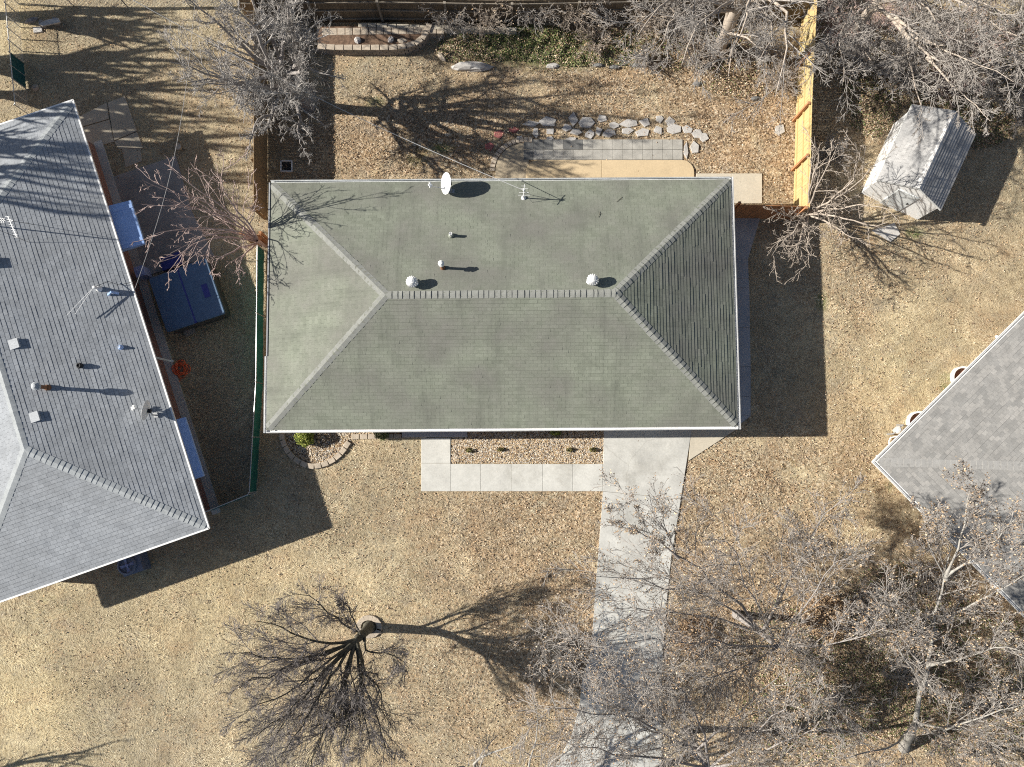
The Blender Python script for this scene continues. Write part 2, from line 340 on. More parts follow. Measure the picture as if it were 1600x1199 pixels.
def ground():
    nx, ny = 361, 301
    gx = np.concatenate([[-400, -120, -50], np.linspace(-24, 24, nx), [50, 120, 400]])
    gy = np.concatenate([[-400, -120, -45], np.linspace(-16, 22, ny), [45, 120, 400]])
    X, Y = np.meshgrid(gx, gy); X = X.ravel(); Y = Y.ravel(); n = len(gx); mrows = len(gy)
    V = np.stack([X, Y, np.zeros_like(X)], 1)
    i = np.arange(mrows - 1)[:, None] * n + np.arange(n - 1)[None, :]; i = i.ravel()
    F = np.stack([i, i + 1, i + n + 1, i + n], 1)
    m, nd, l, b = newmat('lawn_and_leaf_litter', .95, .15); g = gpos(nd)
    a = nd.new('ShaderNodeVertexColor'); a.layer_name = 'tone'
    sp = nd.new('ShaderNodeSeparateColor'); l.new(a.outputs[0], sp.inputs[0])
    # distort the zone borders
    big = noise(nd, l, .45, 6, .68, g); mid = noise(nd, l, 2.4, 5, .7, g); fine = noise(nd, l, 11, 4, .78, g); tiny = noise(nd, l, 23, 3, .8, g)
    def zmask(sock, lo, hi, nz, amt):
        ad = nd.new('ShaderNodeMath'); ad.operation = 'MULTIPLY_ADD'; l.new(nz, ad.inputs[0]); ad.inputs[1].default_value = amt; l.new(sock, ad.inputs[2])
        mr = nd.new('ShaderNodeMapRange'); mr.inputs[1].default_value = lo + amt * .5; mr.inputs[2].default_value = hi + amt * .5; l.new(ad.outputs[0], mr.inputs[0])
        return mr.outputs[0]
    base = ramp(nd, [(.30, (.27, .21, .135)), (.44, (.40, .325, .215)), (.56, (.50, .415, .28)), (.70, (.62, .53, .38))]); l.new(fine.outputs[0], base.inputs[0])
    pale = ramp(nd, [(.30, (.36, .275, .155)), (.5, (.58, .475, .30)), (.7, (.76, .66, .46))]); l.new(fine.outputs[0], pale.inputs[0])
    col = mix(nd, l, base.outputs[0], pale.outputs[0], zmask(sp.outputs[2], .15, .75, mid.outputs[0], .8))
    # leaf litter: little cells, each with its own brown
    vo = nd.new('ShaderNodeTexVoronoi'); vo.inputs['Scale'].default_value = 13; l.new(g, vo.inputs['Vector'])
    sc = nd.new('ShaderNodeSeparateColor'); l.new(vo.outputs['Color'], sc.inputs[0])
    lr = ramp(nd, [(.0, (.12, .075, .045)), (.3, (.27, .18, .11)), (.55, (.42, .285, .175)), (.8, (.58, .42, .27)), (1, (.74, .62, .48))]); l.new(sc.outputs[0], lr.inputs[0])
    col = mix(nd, l, col, lr.outputs[0], zmask(sp.outputs[0], .1, .85, mid.outputs[0], .9))
    gr = ramp(nd, [(.3, (.075, .10, .03)), (.7, (.25, .29, .11))]); l.new(fine.outputs[0], gr.inputs[0])
    col = mix(nd, l, col, gr.outputs[0], zmask(sp.outputs[1], .35, .95, mid.outputs[0], .9))
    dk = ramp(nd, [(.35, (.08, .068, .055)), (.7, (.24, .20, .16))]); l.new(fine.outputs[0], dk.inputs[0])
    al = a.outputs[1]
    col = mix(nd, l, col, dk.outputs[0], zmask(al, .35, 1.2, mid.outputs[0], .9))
    for nz, lo, hi, s0, s1 in ((big, .32, .68, .86, 1.34), (mid, .3, .7, .74, 1.18), (tiny, .34, .66, .66, 1.28)):
        r = ramp(nd, [(lo, (s0,) * 3), (hi, (s1,) * 3)]); l.new(nz.outputs[0], r.inputs[0]); col = mix(nd, l, col, r.outputs[0], 1.0, 'MULTIPLY')
    # rusty and grey thatch blotches, worn pale patches
    for sc_, lo, hi, c_, k_ in ((.8, .5, .68, (.36, .235, .14), .55), (.55, .54, .7, (.66, .56, .38), .6), (2.0, .56, .72, (.20, .155, .115), .55)):
        q = noise(nd, l, sc_, 6, .7, g); q.inputs['Distortion'].default_value = .6; r = ramp(nd, [(lo, (0,) * 3), (hi, (k_,) * 3)]); l.new(q.outputs[0], r.inputs[0]); cc = mix(nd, l, c_, tuple(x * 1.5 for x in c_), fine.outputs[0]); col = mix(nd, l, col, cc, r.outputs[0])
    # thatch blotches
    bg = noise(nd, l, 1.1, 6, .7, g); r = ramp(nd, [(.52, (0,) * 3), (.7, (.6,) * 3)]); l.new(bg.outputs[0], r.inputs[0])
    col = mix(nd, l, col, (.25, .225, .20), r.outputs[0])
    col = mix(nd, l, col, (.985, 1.0, .98), 1.0, 'MULTIPLY'); l.new(col, b.inputs['Base Color'])
    ad = nd.new('ShaderNodeMath'); ad.operation = 'ADD'; l.new(fine.outputs[0], ad.inputs[0]); l.new(tiny.outputs[0], ad.inputs[1])
    bump(nd, l, b, ad.outputs[0], .9, .05)
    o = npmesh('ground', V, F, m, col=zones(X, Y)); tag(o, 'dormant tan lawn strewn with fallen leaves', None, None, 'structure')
ground()

def slab(name, poly, z1, mat, z0=-.05, label=None, bev=.008, kind='structure'):
    mb = MB(); mb.prism([P(x, y, z1) for x, y in poly], z0, z1, bev=bev); o = mb.build(name, mat); tag(o, label, kind=kind); return o
def slabs(name, polys, z1, mat, label=None, gap=.004):
    mb = MB()
    for q in polys:
        pts = [P(x, y, z1) for x, y in q]; cx = sum(p.x for p in pts) / len(pts); cy = sum(p.y for p in pts) / len(pts)
        pts = [(p.x + (gap if p.x < cx else -gap), p.y + (gap if p.y < cy else -gap)) for p in pts]
        mb.prism(pts, -.05, z1, bev=.008)
    o = mb.build(name, mat); tag(o, label, kind='structure'); return o

EXCL = []       # polygons (world xy) where no leaf or grass is scattered, with the share that stays
def excl(pts, keep=0.0): EXCL.append((np.array([(p[0], p[1]) for p in pts]), keep))
def inpoly(X, Y, poly):
    r = np.zeros(len(X), bool); n = len(poly)
    for i in range(n):
        x1, y1 = poly[i]; x2, y2 = poly[(i + 1) % n]
        c = ((y1 > Y) != (y2 > Y)); r ^= c & (X < (x2 - x1) * (Y - y1) / ((y2 - y1) + 1e-12) + x1)
    return r

# driveway: upper apron and the long lower slab
D1 = [(944, 640), (1081, 640), (1081, 672), (1064, 780), (942, 768)]
D2 = [(942, 768), (1064, 780), (1049, 870), (1040, 960), (1034, 1060), (1034, 1150)]; D2b = [(1034, 1150), (1036, 1290), (1040, 1700), (780, 1700), (820, 1290), (893, 1150), (905, 1105), (910, 1060), (924, 1015), (932, 900), (940, 800)]
slabs('driveway', [D1, D2 + D2b], .06, M['conc_drive'], 'pale concrete driveway running down from the garage')
excl([P(x, y) for x, y in D1], .02); excl([P(x, y) for x, y in D2 + D2b], .10)
W = [[(658, 684), (704, 684), (704, 724), (658, 724)], [(658, 724), (704, 724), (704, 768), (658, 768)]]
xs = [704, 751, 799, 848, 895, 942]
W += [[(xs[i], 725), (xs[i + 1], 725), (xs[i + 1], 768), (xs[i], 768)] for i in range(5)]
slabs('front_walkway', W, .055, M['conc'], 'pale concrete front walk turning from the door to the driveway')
excl([P(656, 682), P(706, 682), P(706, 723), P(944, 723), P(944, 770), P(656, 770)], .004)
AP = [(1082, 640), (1160, 640), (1150, 672), (1076, 720)]
slabs('side_apron', [AP], .052, M['conc_cream'], 'cream concrete wedge between the driveway and the side path')
excl([P(x, y) for x, y in AP], .01)
ys = [(340, 1188, 1120), (405, 1169, 1120), (435, 1170, 1120), (450, 1171, 1120), (512, 1172, 1120), (573, 1173, 1120), (620, 1173, 1120), (650, 1173, 1120)]
SP = [[(a[2], a[0]), (a[1], a[0]), (b_[1], b_[0]), (b_[2], b_[0])] for a, b_ in zip(ys[:-1], ys[1:])] + [[(1120, 650), (1173, 650), (1158, 662), (1120, 680)]]
slabs('side_path', SP, .05, M['conc_blue'], 'concrete path along the shaded east wall')
excl([P(1100, 335), P(1190, 335), P(1172, 405), P(1174, 650), P(1150, 668), P(1100, 668)], .01)
BP = [(1088, 271), (1191, 271), (1191, 318), (1140, 318), (1140, 300), (1088, 300)]
slabs('back_stoop', [[(1088, 271), (1144, 271), (1144, 318), (1088, 318)], [(1144, 271), (1191, 271), (1191, 318), (1144, 318)]], .055, M['conc_cream'], 'cream concrete slab at the back corner')
excl([P(x, y) for x, y in BP], .02)
# rounded tan patio with its dividing joint, circular apron
arc = [(1066 + 19 * math.cos(a), 269 - 19 * math.sin(a)) for a in [i * math.pi / 12 for i in range(7)]]
TP = [(940, 320), (1085, 320)] + arc + [(940, 250)]
TP2 = [(940, 250)] + [(840 - 18 * math.sin(a), 268 - 18 * math.cos(a)) for a in [i * math.pi / 12 for i in range(7)]] + [(822, 320), (940, 320)]
slabs('tan_patio', [TP, TP2], .075, M['tan_patio'], 'tan coated patio with rounded corners behind the house')
CA = [(822 + 48 * math.cos(a), 268 - 45 * math.sin(a)) for a in [math.pi * (.46 + .54 * i / 12) for i in range(13)]] + [(774, 320), (822, 320)]
slab('round_apron', CA, .045, concrete('apron_concrete', (.42, .35, .25), .15), label='rounded weathered concrete apron at the west end of the tan patio')
excl([P(770, 320), P(770, 262), P(790, 224), P(818, 216), P(1068, 216), P(1070, 248), P(1088, 262), P(1088, 320)], .05)
# curved edging of the apron : thin kerb stones
k_ = 0
for i in range(14):
    a0 = math.pi * (.44 + .56 * i / 14) + .01; a1 = math.pi * (.44 + .56 * (i + 1) / 14) - .01
    q = [(822 + r * math.cos(a), 268 - r * .94 * math.sin(a)) for r, a in ((49, a0), (57, a0), (57, a1), (49, a1))]
    mb = MB(); mb.prism([P(x, y, .07) for x, y in q], 0, .07, bev=.01); o = mb.build('edging_stone', M['block'], loc=P(*q[0], 0))
    tag(o, 'small tan edging stone in the curved row around the round patio apron', 'edging stone', 'edging stones around the round apron')
# grey paver strip : two rows of square pavers
for r in range(2):
    for i in range(16):
        x0 = 818 + i * 15.55; y0 = 218 + r * 16
        mb = MB(); q = [(x0, y0), (x0 + 15.2, y0), (x0 + 15.2, y0 + 15.6), (x0, y0 + 15.6)]
        mb.prism([P(x, y, .05) for x, y in q], 0, .05 + random.uniform(-.004, .004), bev=.006)
        dark = (i < 6 and r == 0 and i != 3) or (i == 0)  # darker grey pavers at the left end, mostly in the upper row
        o = mb.build('paver', M['paver_dark'] if dark else M['paver'], loc=P(x0 + 8, y0 + 8))
        tag(o, ('dark grey' if dark else 'light grey') + ' square paver in the ' + ('upper' if r == 0 else 'lower') + ' row beside the tan patio', 'paver', ('dark' if dark else 'grey') + ' pavers in the ' + ('upper' if r == 0 else 'lower') + ' patio row')
# flagstones
FS = [(829, 193, 13, 5), (855, 190, 14, 8), (896, 186, 7, 10), (917, 192, 12, 8), (941, 185, 7, 6), (960, 196, 8, 5), (983, 193, 14, 6), (1007, 191, 9, 7), (1031, 186, 6, 6), (1047, 191, 8, 8),
      (886, 200, 7, 6), (900, 206, 9, 5), (922, 210, 7, 7), (936, 205, 6, 7), (952, 208, 10, 6), (981, 205, 9, 5), (1004, 207, 11, 7), (1028, 204, 8, 7), (1054, 202, 12, 7), (1074, 202, 8, 6),
      (860, 206, 8, 5), (837, 208, 5, 7), (859, 216, 6, 3), (893, 217, 8, 3), (1090, 210, 8, 7), (1100, 214, 7, 7), (1085, 231, 7, 11), (812, 216, 7, 4), (1072, 236, 4, 12), (1218, 203, 9, 8)]
for x, y, rx, ry in FS:
    n_ = random.choice((4, 5, 5, 6)); a0 = random.uniform(0, 6); q = []
    for i in range(n_):
        a = a0 + 2 * math.pi * (i + random.uniform(-.2, .2)) / n_; k = random.uniform(.95, 1.25); q.append(P(x + rx * k * math.cos(a), y - ry * k * math.sin(a), .06))
    mb = MB(); mb.prism(q, 0, .06 + random.uniform(-.01, .02), bev=.012); o = mb.build('flagstone', M['flag'], loc=P(x, y))
    tag(o, 'irregular pale grey flagstone in the scattered row above the paver strip' if y < 225 and x < 1110 else ('flat grey stone lying alone in the leaves left of the cedar fence' if x > 1200 else 'grey flagstone set on end at the right end of the paver strip'), 'flagstone', 'flagstones above the paver strip' if y < 225 and x < 1110 else ('lone flagstone' if x > 1200 else 'flagstones at the end of the paver strip'))
for x, y, rx, ry, lb in ((780, 210, 9, 7, 'dull red flagstone farther right beside the round apron'), (765, 229, 8, 7, 'dull red flagstone nearest the left edge of the round apron'), (803, 203, 9, 5, 'red flagstone at the start of the grey stepping row')):
    q = [P(x + rx * math.cos(a), y - ry * math.sin(a), .05) for a in (.3, 1.4, 2.6, 3.6, 4.9)]
    mb = MB(); mb.prism(q, 0, .05, bev=.012); tag(mb.build('flagstone', M['flag_red'], loc=P(x, y)), lb, 'flagstone')

# left neighbour's backyard slabs
Q = [[(118, 185), (167, 160), (170, 186), (122, 200)], [(168, 160), (195, 150), (214, 205), (178, 220)], [(122, 201), (171, 187), (178, 222), (135, 233)], [(178, 221), (214, 206), (224, 232), (185, 233)]]
slabs('back_slabs', Q, .05, M['conc_old'], 'old tan concrete slabs behind the grey roofed house')
Q2 = [(165, 280), (275, 243), (300, 330), (335, 400), (215, 435), (195, 380)]
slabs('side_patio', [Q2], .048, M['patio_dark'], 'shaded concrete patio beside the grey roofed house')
slabs('stepping_pad', [[(190, 232), (220, 232), (222, 252), (196, 262)]], .04, M['conc_old'], 'concrete pad between the old slabs and the shaded patio')
for q in Q + [Q2]: excl([P(x, y) for x, y in q], .06)

# gravel bed between walk and house, and curved bed at the corner
GB = [(705, 650), (944, 650), (944, 724), (705, 724)]
slab('gravel_bed', GB, .012, M['soil'], z0=-.02, label='soil under the gravel by the front walk', bev=0)
CB = [(438, 650), (640, 650), (640, 684), (565, 686), (548, 688), (535, 708), (513, 724), (490, 729), (467, 724), (450, 708), (440, 690)]
slab('corner_bed', CB, .014, M['soil'], z0=-.02, label='soil of the curved corner bed', bev=0)
excl([P(x, y) for x, y in GB], 0); excl([P(x, y) for x, y in CB], 0)
def gravel(name, poly, n, label, pal):
    A = np.array([(P(x, y).x, P(x, y).y) for x, y in poly]); lo = A.min(0); hi = A.max(0)
    X = rng.uniform(lo[0], hi[0], n * 2); Y = rng.uniform(lo[1], hi[1], n * 2); k = inpoly(X, Y, A); X = X[k][:n]; Y = Y[k][:n]; n = len(X)
    base = np.array([(1, 0, 0), (.3, .9, 0), (-.8, .6, 0), (-.8, -.6, 0), (.3, -.9, 0), (0, 0, .7)], np.float32)
    s = rng.uniform(.014, .034, (n, 1, 1)); j = rng.uniform(.6, 1.3, (n, 6, 3)); a = rng.uniform(0, 6.28, n); c, sn = np.cos(a), np.sin(a)
    V = base[None] * j * s; R = np.zeros((n, 3, 3)); R[:, 0, 0] = c; R[:, 0, 1] = -sn; R[:, 1, 0] = sn; R[:, 1, 1] = c; R[:, 2, 2] = 1
    V = np.einsum('nij,nkj->nki', R, V); V += np.stack([X, Y, rng.uniform(.012, .03, n)], 1)[:, None]
    f = np.array([(0, 1, 5), (1, 2, 5), (2, 3, 5), (3, 4, 5), (4, 0, 5)]); F = (np.arange(n)[:, None, None] * 6 + f[None]).reshape(-1, 3)
    pal = np.array(pal); c0 = pal[rng.integers(0, len(pal), n)] * rng.uniform(.75, 1.2, (n, 1)); C = np.repeat(np.concatenate([c0, np.ones((n, 1))], 1), 6, 0)
    o = npmesh(name, V.reshape(-1, 3), F, M['stone_leaf'], col=C); tag(o, label, None, None, 'stuff'); o['category'] = 'gravel'
GP = [(.55, .42, .26), (.62, .54, .42), (.40, .27, .16), (.34, .30, .26), (.58, .46, .33), (.66, .62, .55), (.46, .33, .19), (.25, .19, .14)]
gravel('gravel', GB, 16000, 'tan pea gravel filling the bed beside the front walk', GP)
gravel('gravel', CB, 7000, 'tan pea gravel filling the curved corner bed', GP)
# edging of the curved bed
EB = [(440, 678), (441, 688), (445, 698), (451, 708), (459, 716), (469, 723), (480, 728), (491, 729), (502, 727), (513, 723), (523, 717), (532, 709), (539, 700), (545, 690)]
for i in range(len(EB) - 1):
    a, b2 = P(*EB[i], .12), P(*EB[i + 1], .12); d = (b2 - a); L = d.length; d.normalize(); s_ = Vector((-d.y, d.x, 0)); c_ = (a + b2) / 2
    q = [c_ - d * (L * .46) - s_ * .10, c_ + d * (L * .46) - s_ * .115, c_ + d * (L * .46) + s_ * .10, c_ - d * (L * .46) + s_ * .11]
    mb = MB(); mb.prism(q, 0, .12, bev=.015); o = mb.build('edging_block', M['block'], loc=(c_.x, c_.y, 0))
    tag(o, 'tan edging block in the curve of the corner bed round the green shrub', 'edging block', 'edging blocks of the curved bed')
for i in range(9):
    x0 = 549 + i * 13.2; q = [(x0, 678.5), (x0 + 12, 678.5), (x0 + 12, 686.5 - i * .3), (x0, 687 - i * .3)]
    mb = MB(); mb.prism([P(x, y, .1) for x, y in q], 0, .1, bev=.012); o = mb.build('edging_block', M['block'], loc=P(x0, 682))
    tag(o, 'tan edging block in the straight row under the front eave', 'edging block', 'edging blocks of the straight front row')
slab('porch', [(628, 640), (730, 640), (730, 683), (628, 683)], .12, M['conc_blue'], label='grey concrete porch slab under the front eave')
excl([P(628, 640), P(730, 640), P(730, 684), P(628, 684)])
# ------------------------------------------------------------------ houses
def hipframe(o, ux, uy, L, Wd, ze, tanp):
    """o: eave corner, ux along the long side, uy across; returns functions of the roof"""
    def loc(u, v, z=0.0): return Vector((o.x + ux.x * u + uy.x * v, o.y + ux.y * u + uy.y * v, z))
    def height(p):
        d = Vector((p[0] - o.x, p[1] - o.y)); u = d.x * ux.x + d.y * ux.y; v = d.x * uy.x + d.y * uy.y
        return ze + tanp * min(u, L - u, v, Wd - v)
    return loc, height

def courses(mb, poly, eave_a, eave_b, row=.13, t=.014, m=0):
    """stepped shingle courses over a planar convex polygon whose bottom edge runs eave_a -> eave_b"""
    a = Vector(eave_a); e = (Vector(eave_b) - a).normalized(); pts = [Vector(p) for p in poly]
    nrm = Vector((0, 0, 0))
    for i in range(1, len(pts) - 1): nrm += (pts[i] - pts[0]).cross(pts[i + 1] - pts[0])
    nrm.normalize()
    if nrm.z < 0: nrm = -nrm
    s = nrm.cross(e).normalized()
    if s.z < 0: s = -s
    q = [((p - a).dot(e), (p - a).dot(s)) for p in pts]; vmax = max(v for _, v in q)
    def span(v):
        xs = []
        for i in range(len(q)):
            (u1, v1), (u2, v2) = q[i], q[(i + 1) % len(q)]
            if abs(v1 - v2) < 1e-9:
                if abs(v - v1) < 1e-6: xs += [u1, u2]
                continue
            k = (v - v1) / (v2 - v1)
            if -1e-6 <= k <= 1 + 1e-6: xs.append(u1 + (u2 - u1) * k)
        return (min(xs), max(xs)) if xs else None
    def W_(u, v, h): return a + e * u + s * v + nrm * h
    k = 0
    while k * row < vmax - .01:
        v0 = k * row; v1 = min(v0 + row, vmax - .001); s0 = span(v0 + 1e-4); s1 = span(v1)
        if s0 and s1:
            n_ = max(1, int((s0[1] - s0[0]) / .61)); cut = [0] + sorted(min(.97, max(.03, (i + random.uniform(-.3, .3)) / n_)) for i in range(1, n_)) + [1]
            for ca, cb in zip(cut[:-1], cut[1:]):
                tt = t * random.uniform(.55, 1.35); jv = random.uniform(-.005, .005) if k else 0; va = v0 + jv
                a0, b0 = s0[0] + (s0[1] - s0[0]) * ca, s0[0] + (s0[1] - s0[0]) * cb; a1, b1 = min(max(a0, s1[0]), s1[1]), min(max(b0, s1[0]), s1[1])
                mb.face([W_(a0, va, tt), W_(b0, va, tt), W_(b1, v1, .001), W_(a1, v1, .001)], [(a0, v0 + .003), (b0, v0 + .003), (b1, v1 - .003), (a1, v1 - .003)], m)
                mb.face([W_(a0, va, -.006), W_(b0, va, -.006), W_(b0, va, tt), W_(a0, va, tt)], [(a0, v0 + .004)] * 4, m)
        k += 1

def caps(name, p0, p1, side_a, side_b, parent, mat, wd=.15, seg=.2, t=.022, lap=None):
    """cap shingles bent over a hip or ridge from the low end p0 to p1; side_a/b: unit vectors down each slope"""
    mb = MB(); p0, p1 = Vector(p0), Vector(p1); d = p1 - p0; L = d.length; d.normalize(); n = max(1, int(L / seg)); up = Vector((0, 0, 1))
    jt = [0] + [random.uniform(-.16, .16) for _ in range(n - 1)] + [0]
    for i in range(n):
        a = p0 + d * (L * (i + jt[i]) / n); b = p0 + d * (L * (i + 1 + jt[i + 1]) / n); ta = t * random.uniform(.8, 1.25); tb = .006; w_ = wd * random.uniform(.95, 1.05)
        A = [a + side_a * w_ + up * (ta * .8), a + up * ta, a + side_b * w_ + up * (ta * .8)]
        B = [b + side_a * w_ + up * tb, b + up * tb, b + side_b * w_ + up * tb]
        G = [a + side_a * w_ - up * .01, a - up * .01, a + side_b * w_ - up * .01]
        H = [b + side_a * w_ - up * .01, None, b + side_b * w_ - up * .01]
        mb.face([A[0], A[1], B[1], B[0]]); mb.face([A[1], A[2], B[2], B[1]]); mb.face([G[0], G[1], A[1], A[0]]); mb.face([G[1], G[2], A[2], A[1]])
        mb.face([G[0], A[0], B[0], H[0]]); mb.face([A[2], G[2], H[2], B[2]])
    return mb.build(name, mat, parent)

def gutter(name, a, b, out, parent, mat, wd=.115, dp=.10, drop=.02):
    """open U-shaped trough hung outside the eave edge a->b; out = outward unit vector"""
    mb = MB(); a, b = Vector(a), Vector(b); d = (b - a); L = d.length; d.normalize(); up = Vector((0, 0, 1)); c = (a + b) / 2 - up * drop
    mb.box(c + out * .006 - up * dp / 2, d, out, up, L / 2, .006, dp / 2)
    mb.box(c + out * (wd - .008) - up * (dp / 2 - .008), d, out, up, L / 2, .010, dp / 2)
    mb.box(c + out * (wd - .024) + up * .004, d, out, up, L / 2, .018, .004)
    mb.box(c + out * (wd / 2) - up * (dp - .02), d, out, up, L / 2, wd / 2 - .018, .006)
    return mb.build(name, mat, parent)

def hip_house(name, label, o, ux, uy, L, Wd, ze, tanp, mats, over=.45, row=.13, gut=(1, 1, 1, 1), group=None, zg=0.0, tc=.012):
    ux, uy = Vector((ux[0], ux[1], 0)).normalized(), Vector((uy[0], uy[1], 0)).normalized(); h = Wd / 2
    loc, height = hipframe(o, ux, uy, L, Wd, ze, tanp)
    root = thing(name, loc(L / 2, h, 0), label, 'house', group)
    c = [loc(0, 0, ze), loc(L, 0, ze), loc(L, Wd, ze), loc(0, Wd, ze)]; zr = ze + tanp * h
    r0, r1 = loc(h, h, zr), loc(L - h, h, zr); mb = MB()
    courses(mb, [c[0], c[1], r1, r0], c[0], c[1], row, tc); courses(mb, [c[1], c[2], r1], c[1], c[2], row, tc)
    courses(mb, [c[2], c[3], r0, r1], c[2], c[3], row, tc); courses(mb, [c[3], c[0], r0], c[3], c[0], row, tc)
    # soffit and fascia under the shingles
    lo = [p - Vector((0, 0, .14)) for p in c]
    for i in range(4): j = (i + 1) % 4; mb.face([lo[i], lo[j], c[j] - Vector((0, 0, .006)), c[i] - Vector((0, 0, .006))], None, 1)
    mb.face(lo[::-1], None, 1)
    roof = mb.build('roof', [mats['roof'], mats['trim']], root)
    ct = 1 / math.sqrt(1 + tanp * tanp)
    def slope(v): return Vector((v.x * ct, v.y * ct, -tanp * ct))
    S = [slope(-uy), slope(ux), slope(uy), slope(-ux)]          # down-slope of faces 0..3
    # directions across a hip, lying in each face
    def across(hd, s_): v = s_ - hd * s_.dot(hd); return v.normalized()
    for (cc, rr, f1, f2) in ((c[0], r0, 3, 0), (c[1], r1, 0, 1), (c[2], r1, 1, 2), (c[3], r0, 2, 3)):
        hd = (rr - cc).normalized(); caps('hip_cap', cc + hd * .1, rr, across(hd, S[f1]), across(hd, S[f2]), roof, mats['cap'], wd=mats.get('capw', .16), t=mats.get('capt', .024))
    caps('ridge_cap', r1, r0, S[2], S[0], roof, mats['cap'], wd=mats.get('capw', .16) * .9, t=mats.get('capt', .024) * 1.1)
    # walls
    i_ = over; wc = [loc(i_, i_), loc(L - i_, i_), loc(L - i_, Wd - i_), loc(i_, Wd - i_)]; mb = MB()
    for i in range(4):
        a, b = wc[i], wc[(i + 1) % 4]; l_ = (b - a).length; zt = ze - .145
        mb.face([(a.x, a.y, zg), (b.x, b.y, zg), (b.x, b.y, zt), (a.x, a.y, zt)], [(0, 0), (l_, 0), (l_, zt), (0, zt)])
    wall = mb.build('wall', mats['wall'], root)
    outs = [-uy, ux, uy, -ux]
    for i in range(4):
        if gut[i]:
            a, b = c[i], c[(i + 1) % 4]; d = (b - a).normalized(); e = .115 if i % 2 else 0.0
            gutter('gutter', a - d * e, b + d * e, outs[i], root, mats['gut'][i] if isinstance(mats['gut'], (list, tuple)) else mats['gut'])
    return root, roof, wall, loc, height, c, (r0, r1), outs

def on_roof(px, py, height, z0=3.5, it=8):
    z = z0
    for _ in range(it): z = height(P(px, py, z))
    return P(px, py, z)

# --- main house
TAN = math.tan(math.radians(21)); ZE = 2.7
cs = [P(415, 672, ZE), P(1155, 668, ZE), P(1142, 280, ZE), P(421, 285, ZE)]
ctr = sum(cs, Vector()) / 4; th = math.radians(.45); UX = Vector((math.cos(th), math.sin(th), 0)); UY = Vector((-math.sin(th), math.cos(th), 0)); LM, WM = 17.5, 9.38
o0 = ctr - UX * LM / 2 - UY * WM / 2
MH, mroof, mwall, mloc, mheight, mc, mr, mo = hip_house('green_roof_house', 'long house with a mossy green hipped shingle roof and white gutters', o0, UX, UY, LM, WM, ZE, TAN,
    {'roof': M['roof_green'], 'cap': M['cap_green'], 'trim': M['white_dirty'], 'wall': M['brick_tan'], 'gut': [M['white'], M['white'], M['white_dirty'], M['grey_metal']], 'capw': .165, 'capt': .027}, over=.42, gut=(1, 1, 1, 0))
excl([mloc(.4, .4), mloc(LM - .4, .4), mloc(LM - .4, WM - .4), mloc(.4, WM - .4)])
# the left eave: narrow grey drip edge above, wider white gutter length below
a_, b_ = mloc(0, 2.75, ZE), mloc(0, 9.38, ZE); mb = MB(); mb.bar(b_ - UX * .02, a_ - UX * .02, .045, .10); mb.build('drip_edge', M['grey_metal'], MH)
gutter('gutter', mloc(0, 2.75, ZE), mloc(0, -.115, ZE), -UX, MH, M['white'])
# front wall features under the eave: garage door and front door and windows
def wall_box(mb, loc, u0, u1, z0, z1, v, d=.03, m=0):
    a, b = loc(u0, v), loc(u1, v); c_ = (a + b) / 2; e = (b - a).normalized(); mb.box((c_.x, c_.y, (z0 + z1) / 2), e, Vector((-e.y, e.x, 0)), (0, 0, 1), (b - a).length / 2, d, (z1 - z0) / 2, m)
mb = MB(); wall_box(mb, mloc, 12.9, 15.4, .06, 2.2, .42)
for k in range(4): wall_box(mb, mloc, 13.0, 15.3, .14 + k * .52, .14 + k * .52 + .42, .40, .03)
mb.build('garage_door', M['white'], MH)
mb = MB(); wall_box(mb, mloc, 6.2, 7.15, .12, 2.15, .42); mb.build('front_door', M['wood_brown'], MH)
for u0 in (2.0, 4.0, 9.0):
    mb = MB(); wall_box(mb, mloc, u0, u0 + 1.2, .9, 2.1, .42, .03); f_ = mb.build('window', M['white'], MH)
    mb = MB(); wall_box(mb, mloc, u0 + .08, u0 + 1.12, .98, 2.02, .40, .02); mb.build('pane', M['glass'], f_)

def turbine(px, py, height, root, lab):
    p = on_roof(px, py, height); p = P(px, py, p.z + .30); p.z -= .30
    mb = MB(); mb.lathe(p, [(.2, -.12), (.19, .05), (.14, .09), (.14, .20), (.0, .2)], 18); base = mb.build('vent_collar', M['galv'], root, smooth=False); tag(base, lab + ' collar')
    mb = MB(); n = 16
    for k in range(n):          # curved vanes bulging out to a globe
        a0 = 2 * math.pi * k / n; pr = []
        for j in range(9):
            tt = -1.25 + 2.5 * j / 8; pr.append((math.cos(tt) * .225, .36 + .155 * math.sin(tt) / math.sin(1.25)))
        for j in range(8):
            (ra, za), (rb, zb) = pr[j], pr[j + 1]
            q = []
            for r_, z_, da in ((ra, za, 0), (ra * .86, za, .34), (rb * .86, zb, .34), (rb, zb, 0)):
                q.append(p + Vector((r_ * math.cos(a0 + da), r_ * math.sin(a0 + da), z_)))
            mb.face(q)
    mb.lathe(p, [(.17, .20), (.17, .22), (.0, .22)], 18); mb.lathe(p, [(.105, .505), (.10, .53), (.03, .56), (0, .56)], 18)
    return mb.build('turbine_vent', M['white'], base)
turbine(644, 441, mheight, MH, 'left'); turbine(926, 438, mheight, MH, 'right')
